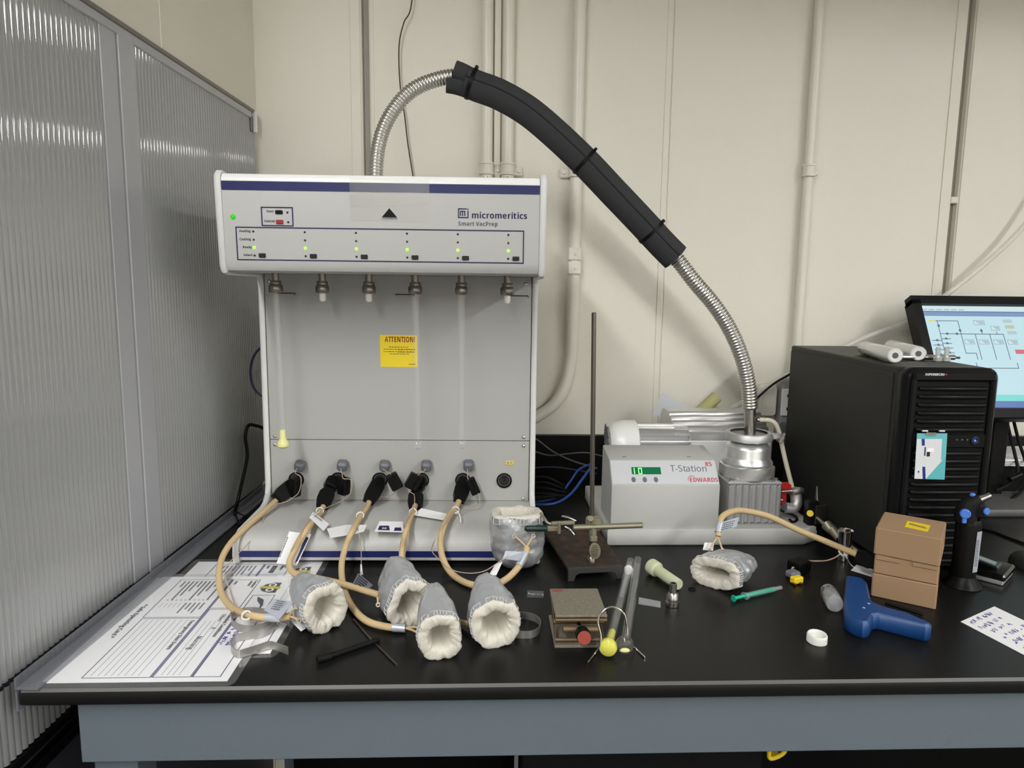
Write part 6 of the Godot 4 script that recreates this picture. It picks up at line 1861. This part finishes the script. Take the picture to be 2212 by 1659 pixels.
	part(ms, "shell", turned([[0.0, 0.03], [0.012, 0.0285], [0.022, 0.022], [0.028, 0.012], [0.03, 0.003], [0.029, 0.0]], Transform3D(Basis(), Vector3(1.101, 0.9, 0.6611)), 28, Vector2(0.95, 1.6)), M.tower_side)
	# on top of the tower
	var yt := 1.302
	for q in [[Vector3(0.8591, 1.3185, 0.4189), Vector3(0.8289, 1.3185, 0.5896), "shrink-wrapped white tube pack with a violet end ring on the tower"], [Vector3(0.9619, 1.3175, 0.349), Vector3(0.9114, 1.3175, 0.5339), "loosely wrapped white tube pack with an open film end on the tower"]]:
		var w := thing("wrapped_tube", q[2], "wrapped tube", Vector3(q[0].x, yt, q[0].z))
		var wf := along(q[0], q[1])
		var ln: float = (q[1] - q[0]).length()
		part(w, "tube", cyl(q[0], q[1], 0.0148, 24, 0.0015), M.white_plastic)
		part(w, "violet_ring", turned([[0.0149, 0.004], [0.0153, 0.004], [0.0153, 0.009], [0.0149, 0.009]], wf, 24), mt("violet", Color(0.5, 0.5, 0.75), 0.5))
		part(w, "end_print", cyl(q[1], wf * Vector3(0, ln + 0.0006, 0), 0.006, 16), M.ink_grey)
		part(w, "film", turned([[0.002, -0.022], [0.0085, -0.012], [0.0156, -0.001], [0.016, ln], [0.0125, ln + 0.007]], wf, 20), M.plastic_clear)
	var m := thing("metal_probe", "shiny steel probe rod lying on the tower behind two plastic clips", "probe", Vector3(0.9345, 1.305, 0.5245))
	part(m, "rod", cyl(Vector3(0.8688, 1.309, 0.5302), Vector3(0.9991, 1.309, 0.5204), 0.0055, 16, 0.001), M.chrome)
	part(m, "collar", cyl(Vector3(0.9168, 1.309, 0.5266), Vector3(0.9294, 1.309, 0.5256), 0.0068, 16, 0.001), M.steel_dark)
	part(m, "tip", cyl(Vector3(0.997, 1.309, 0.5206), Vector3(1.005, 1.309, 0.5296), 0.0022, 10), M.steel_dark)
	single("loose_wire", cord([Vector3(0.8219, 1.3035, 0.4393), Vector3(0.8602, 1.3035, 0.4152), Vector3(0.8456, 1.3035, 0.4781), Vector3(0.873, 1.3035, 0.466)], 0.001, 6), M.wire_pale, "short pale wire lying on the tower beside the wrapped tubes", "wire")
	for u in [0, 1]:
		var c0: Vector3 = Vector3(0.949, 1.302, 0.5412) + Vector3(0.0185 * u, 0, 0)
		var cl := thing("plastic_clip", "translucent plastic push clip standing on the computer tower", "clip", c0, "two translucent clips on the tower")
		loc(cl, "clip_foot", box(Vector3(0, 0.005, 0), Vector3(0.014, 0.01, 0.012), 0.002), M.frosted)
		loc(cl, "clip_blade", box(Vector3(0.001, 0.018, -0.002), Vector3(0.009, 0.024, 0.006), 0.001), M.frosted)
		loc(cl, "clip_core", box(Vector3(0.0, 0.009, 0.0), Vector3(0.006, 0.006, 0.006), 0.001), M.white_plastic)


# ------------------------------------------------------------ cables, sockets, lines

func build_cables() -> void:
	single("power_cable", cord([Vector3(-0.5315, 1.0411, 0.19), Vector3(-0.5446, 1.0792, 0.2), Vector3(-0.5657, 1.0952, 0.215), Vector3(-0.5807, 1.096, 0.225), Vector3(-0.5836, 1.0699, 0.24), Vector3(-0.5709, 1.0305, 0.27), Vector3(-0.5719, 0.9781, 0.31), Vector3(-0.5731, 0.9418, 0.34), Vector3(-0.5828, 0.904, 0.335), Vector3(-0.5448, 0.904, 0.4101)], 0.0042, 10), M.black, "black power cable drooping behind the instrument by the partition", "cable")
	single("power_cable", cord([Vector3(-0.5939, 0.9035, 0.3057), Vector3(-0.5704, 0.9035, 0.3335), Vector3(-0.5422, 0.9035, 0.3539), Vector3(-0.5014, 0.9035, 0.3474)], 0.0025, 8), M.black, "thin black cable lying on the bench behind the instrument", "cable")
	single("data_cable", cord([Vector3(-0.5012, 1.3044, 0.3), Vector3(-0.523, 1.2944, 0.3), Vector3(-0.5388, 1.2715, 0.3), Vector3(-0.5454, 1.2386, 0.3), Vector3(-0.5403, 1.2056, 0.3), Vector3(-0.5248, 1.1858, 0.3), Vector3(-0.5003, 1.1782, 0.3)], 0.0028, 8), M.navy_cable, "navy blue cable bulging out behind the instrument's side", "cable")
	single("data_cable", cord([Vector3(0.1016, 0.9186, 0.29), Vector3(0.1343, 0.9202, 0.31), Vector3(0.1785, 0.9269, 0.32), Vector3(0.2167, 0.9428, 0.3), Vector3(0.2498, 0.973, 0.27), Vector3(0.2807, 0.9982, 0.23)], 0.0033, 8), M.blue_cable, "bright blue network cable on the bench next to the instrument", "cable")
	single("data_cable", cord([Vector3(0.1027, 0.9159, 0.27), Vector3(0.1424, 0.9178, 0.28), Vector3(0.1893, 0.929, 0.27), Vector3(0.2236, 0.9586, 0.24), Vector3(0.2469, 0.9834, 0.22), Vector3(0.2795, 0.9929, 0.2)], 0.0028, 8), M.blue_cable, "blue network cable looping just behind the bright blue one", "cable")
	single("data_cable", cord([Vector3(0.1058, 0.9767, 0.2), Vector3(0.1475, 0.9841, 0.2), Vector3(0.1955, 0.9842, 0.2), Vector3(0.2438, 0.9769, 0.2), Vector3(0.2983, 0.9671, 0.2)], 0.0025, 8), M.navy_cable, "dark blue cable stretched between instrument and pump", "cable")
	single("sensor_lead", cord([Vector3(0.1109, 1.0521, 0.09), Vector3(0.149, 1.033, 0.09), Vector3(0.193, 1.0019, 0.1), Vector3(0.2428, 0.98, 0.11), Vector3(0.3113, 0.9608, 0.12)], 0.0026, 8), M.grey_cable, "grey lead sloping down in front of the black upstand", "cable")
	single("sensor_lead", cord([Vector3(0.1108, 1.0159, 0.1), Vector3(0.1488, 1.0005, 0.1), Vector3(0.1869, 0.9916, 0.1), Vector3(0.2373, 0.9968, 0.1), Vector3(0.2816, 0.9995, 0.1), Vector3(0.3263, 0.9905, 0.1)], 0.0022, 8), M.grey_cable, "thin grey lead waving in front of the black upstand", "cable")
	for k in 4:
		single("coiled_cable", cord([Vector3(0.1154, 0.9646, 0.24) + Vector3(0, -0.009 * k, 0.012 * k), Vector3(0.1555, 0.9734, 0.25) + Vector3(0, -0.011 * k, 0.012 * k), Vector3(0.1897, 0.9618, 0.26) + Vector3(0, -0.008 * k, 0.012 * k), Vector3(0.211, 0.9434, 0.25) + Vector3(0, -0.004 * k, 0.01 * k), Vector3(0.1834, 0.9361, 0.27) + Vector3(0, 0.0, 0.008 * k), Vector3(0.1134, 0.9321, 0.28) + Vector3(0, 0.0, 0.006 * k)], 0.0032, 8), M.black_rubber, "one black turn of the coiled cable beside the instrument", "cable", "coiled black cable turns")
	single("control_cable", cord([Vector3(0.8411, 1.2319, 0.12), Vector3(0.8168, 1.2167, 0.12), Vector3(0.7804, 1.1939, 0.12), Vector3(0.7444, 1.161, 0.12), Vector3(0.7048, 1.1259, 0.13), Vector3(0.6774, 1.1024, 0.14)], 0.003, 8), M.black, "black cable rising behind the vacuum hose towards the tower", "cable")
	single("vent_tubing", cord([Vector3(0.6531, 1.1007, 0.07), Vector3(0.7137, 1.1322, 0.07), Vector3(0.843, 1.2118, 0.06), Vector3(0.9617, 1.2659, 0.05), Vector3(1.0655, 1.318, 0.045), Vector3(1.1996, 1.3681, 0.045), Vector3(1.2792, 1.433, 0.045), Vector3(1.3848, 1.5255, 0.05), Vector3(1.4733, 1.626, 0.06), Vector3(1.5506, 1.7582, 0.07)], 0.0072, 12), M.tubing, "clear plastic tubing running up the wall behind the monitor", "tubing")
	# sockets on the wall
	var o := thing("wall_outlet", "grey metal outlet box with a white double socket behind the tower", "outlet", Vector3(0.868, 1.1238, 0))
	part(o, "metal_box", span(Vector3(0.8385, 1.0127, 0.02) * Vector3(1, 1, 0), Vector3(0.9081, 1.1966, 0.02) * Vector3(1, 1, 0) + Vector3(0, 0, 0.045), 0.006), M.box_grey)
	var fp := part(o, "socket_plate", span(Vector3(0.8353, 1.0951, 0.05), Vector3(0.8869, 1.1717, 0.05) + Vector3(0, 0, 0.004), 0.002), M.white_plastic)
	for v in [0.0, 1.0]:
		var c: Vector3 = Vector3(0.8522, 1.1524, 0.054) + Vector3(0, -0.0375 * v, 0)
		part(fp, "socket_slot", box(c, Vector3(0.0035, 0.009, 0.001)), M.ink)
		part(fp, "earth_hole", cyl(c + Vector3(0.008, 0.009, -0.0002), c + Vector3(0.008, 0.009, 0.0008), 0.0028, 10), M.ink)
	part(o, "switch_box", span(Vector3(0.8376, 1.0317, 0.045), Vector3(0.8745, 1.0758, 0.045) + Vector3(0, 0, 0.02), 0.002), M.grey_plug)
	var j := thing("junction_box", "cream painted round-cornered junction box next to the metal outlet", "junction box", Vector3(0.8135, 1.1303, 0))
	part(j, "box", pushed(rrect(0.05, 0.09, 0.012, 4), 0.035, Transform3D(Basis(), Vector3(0.8066, 1.1343, 0)), 0.004), M.pipe)
	for v in [-0.02, 0.02]:
		part(j, "knockout", cyl(Vector3(0.8055, 1.1399, 0.035) + Vector3(0, v, 0), Vector3(0.8055, 1.1399, 0.035) + Vector3(0, v, 0.0015), 0.009, 18, 0.0005), M.pipe)
	# clutter behind the monitor stand
	single("monitor_cable", cord([Vector3(1.4016, 1.1281, 0.16), Vector3(1.4065, 1.0859, 0.17), Vector3(1.4164, 1.021, 0.19), Vector3(1.4138, 0.9757, 0.21), Vector3(1.3867, 0.9471, 0.22), Vector3(1.3357, 0.9342, 0.24)], 0.0042, 8), M.black_rubber, "black monitor cable hanging to the stand's foot", "cable")
	single("monitor_cable", cord([Vector3(1.4026, 1.1317, 0.18), Vector3(1.4223, 1.0587, 0.19), Vector3(1.4417, 0.9983, 0.2), Vector3(1.447, 0.9505, 0.21), Vector3(1.3796, 0.9185, 0.25), Vector3(1.2981, 0.8973, 0.28)], 0.004, 8), M.black_rubber, "black monitor cable with a thick ferrite hanging by the stand", "cable")
	var fe := thing("cable_ferrite", "black cylindrical ferrite on the monitor cable", "ferrite", Vector3(1.3955, 0.9686, 0.23))
	part(fe, "core", cyl(Vector3(1.376, 0.9617, 0.232), Vector3(1.4083, 0.9761, 0.23), 0.008, 16, 0.0015), M.black)
	var bx := thing("black_unit", "black equipment box under the white papers behind the monitor stand", "box", Vector3(1.5, 0.9, 0.12))
	part(bx, "case", span(Vector3(1.345, 0.9, 0.04), Vector3(1.66, 0.985, 0.19), 0.004), M.black)
	var tr := thing("document_pile", "white papers piled on the black box behind the monitor stand", "papers", Vector3(1.5, 0.985, 0.12))
	for k in 4:
		part(tr, "paper", box(Vector3(1.49 + 0.012 * (k % 2), 0.988 + 0.0055 * k, 0.115), Vector3(0.28, 0.0045, 0.15), 0.0, Basis(Vector3.UP, 0.05 * k - 0.08)), M.paper)
	single("bench_cable", cord([Vector3(1.158, 0.903, 0.4408), Vector3(1.1728, 0.903, 0.4657), Vector3(1.1783, 0.903, 0.5017), Vector3(1.1905, 0.903, 0.5472)], 0.0028, 8), M.black, "black cord lying on the bench beside the tower front", "cable")


func build_under_bench() -> void:
	var c := thing("under_bench_cabinet", "black drawer cabinet standing in the dark under the bench", "cabinet", Vector3(0.25, 0.0, 0.6))
	part(c, "carcass", span(Vector3(0.06, 0.0, 0.25), Vector3(0.46, 0.74, 0.93), 0.003), M.black)
	part(c, "drawer_front", span(Vector3(0.065, 0.5, 0.93), Vector3(0.455, 0.735, 0.945), 0.003), M.tower_front)
	part(c, "drawer_front", span(Vector3(0.065, 0.26, 0.93), Vector3(0.455, 0.495, 0.945), 0.003), M.tower_front)
	part(c, "edge_strip", span(Vector3(0.054, 0.0, 0.93), Vector3(0.06, 0.74, 0.948)), M.grey_plug)
	var y := thing("yellow_hook", "yellow plastic loop hanging under the bench apron", "hook", Vector3(0.4643, 0.7225, 0.97))
	part(y, "loop", tube(catmull([Vector3(0.4549, 0.7416, 0.97), Vector3(0.4538, 0.7242, 0.97), Vector3(0.4565, 0.7162, 0.97), Vector3(0.4682, 0.7192, 0.97), Vector3(0.478, 0.727, 0.97), Vector3(0.4815, 0.7412, 0.97)], 4), 0.0035, 8), M.yellow)
	part(y, "web", sheet(Vector3(0.4572, 0.718, 0.968), Vector3(0.4689, 0.721, 0.968), Vector3(0.4691, 0.74, 0.968), Vector3(0.4573, 0.7402, 0.968), 0.002), M.olive)
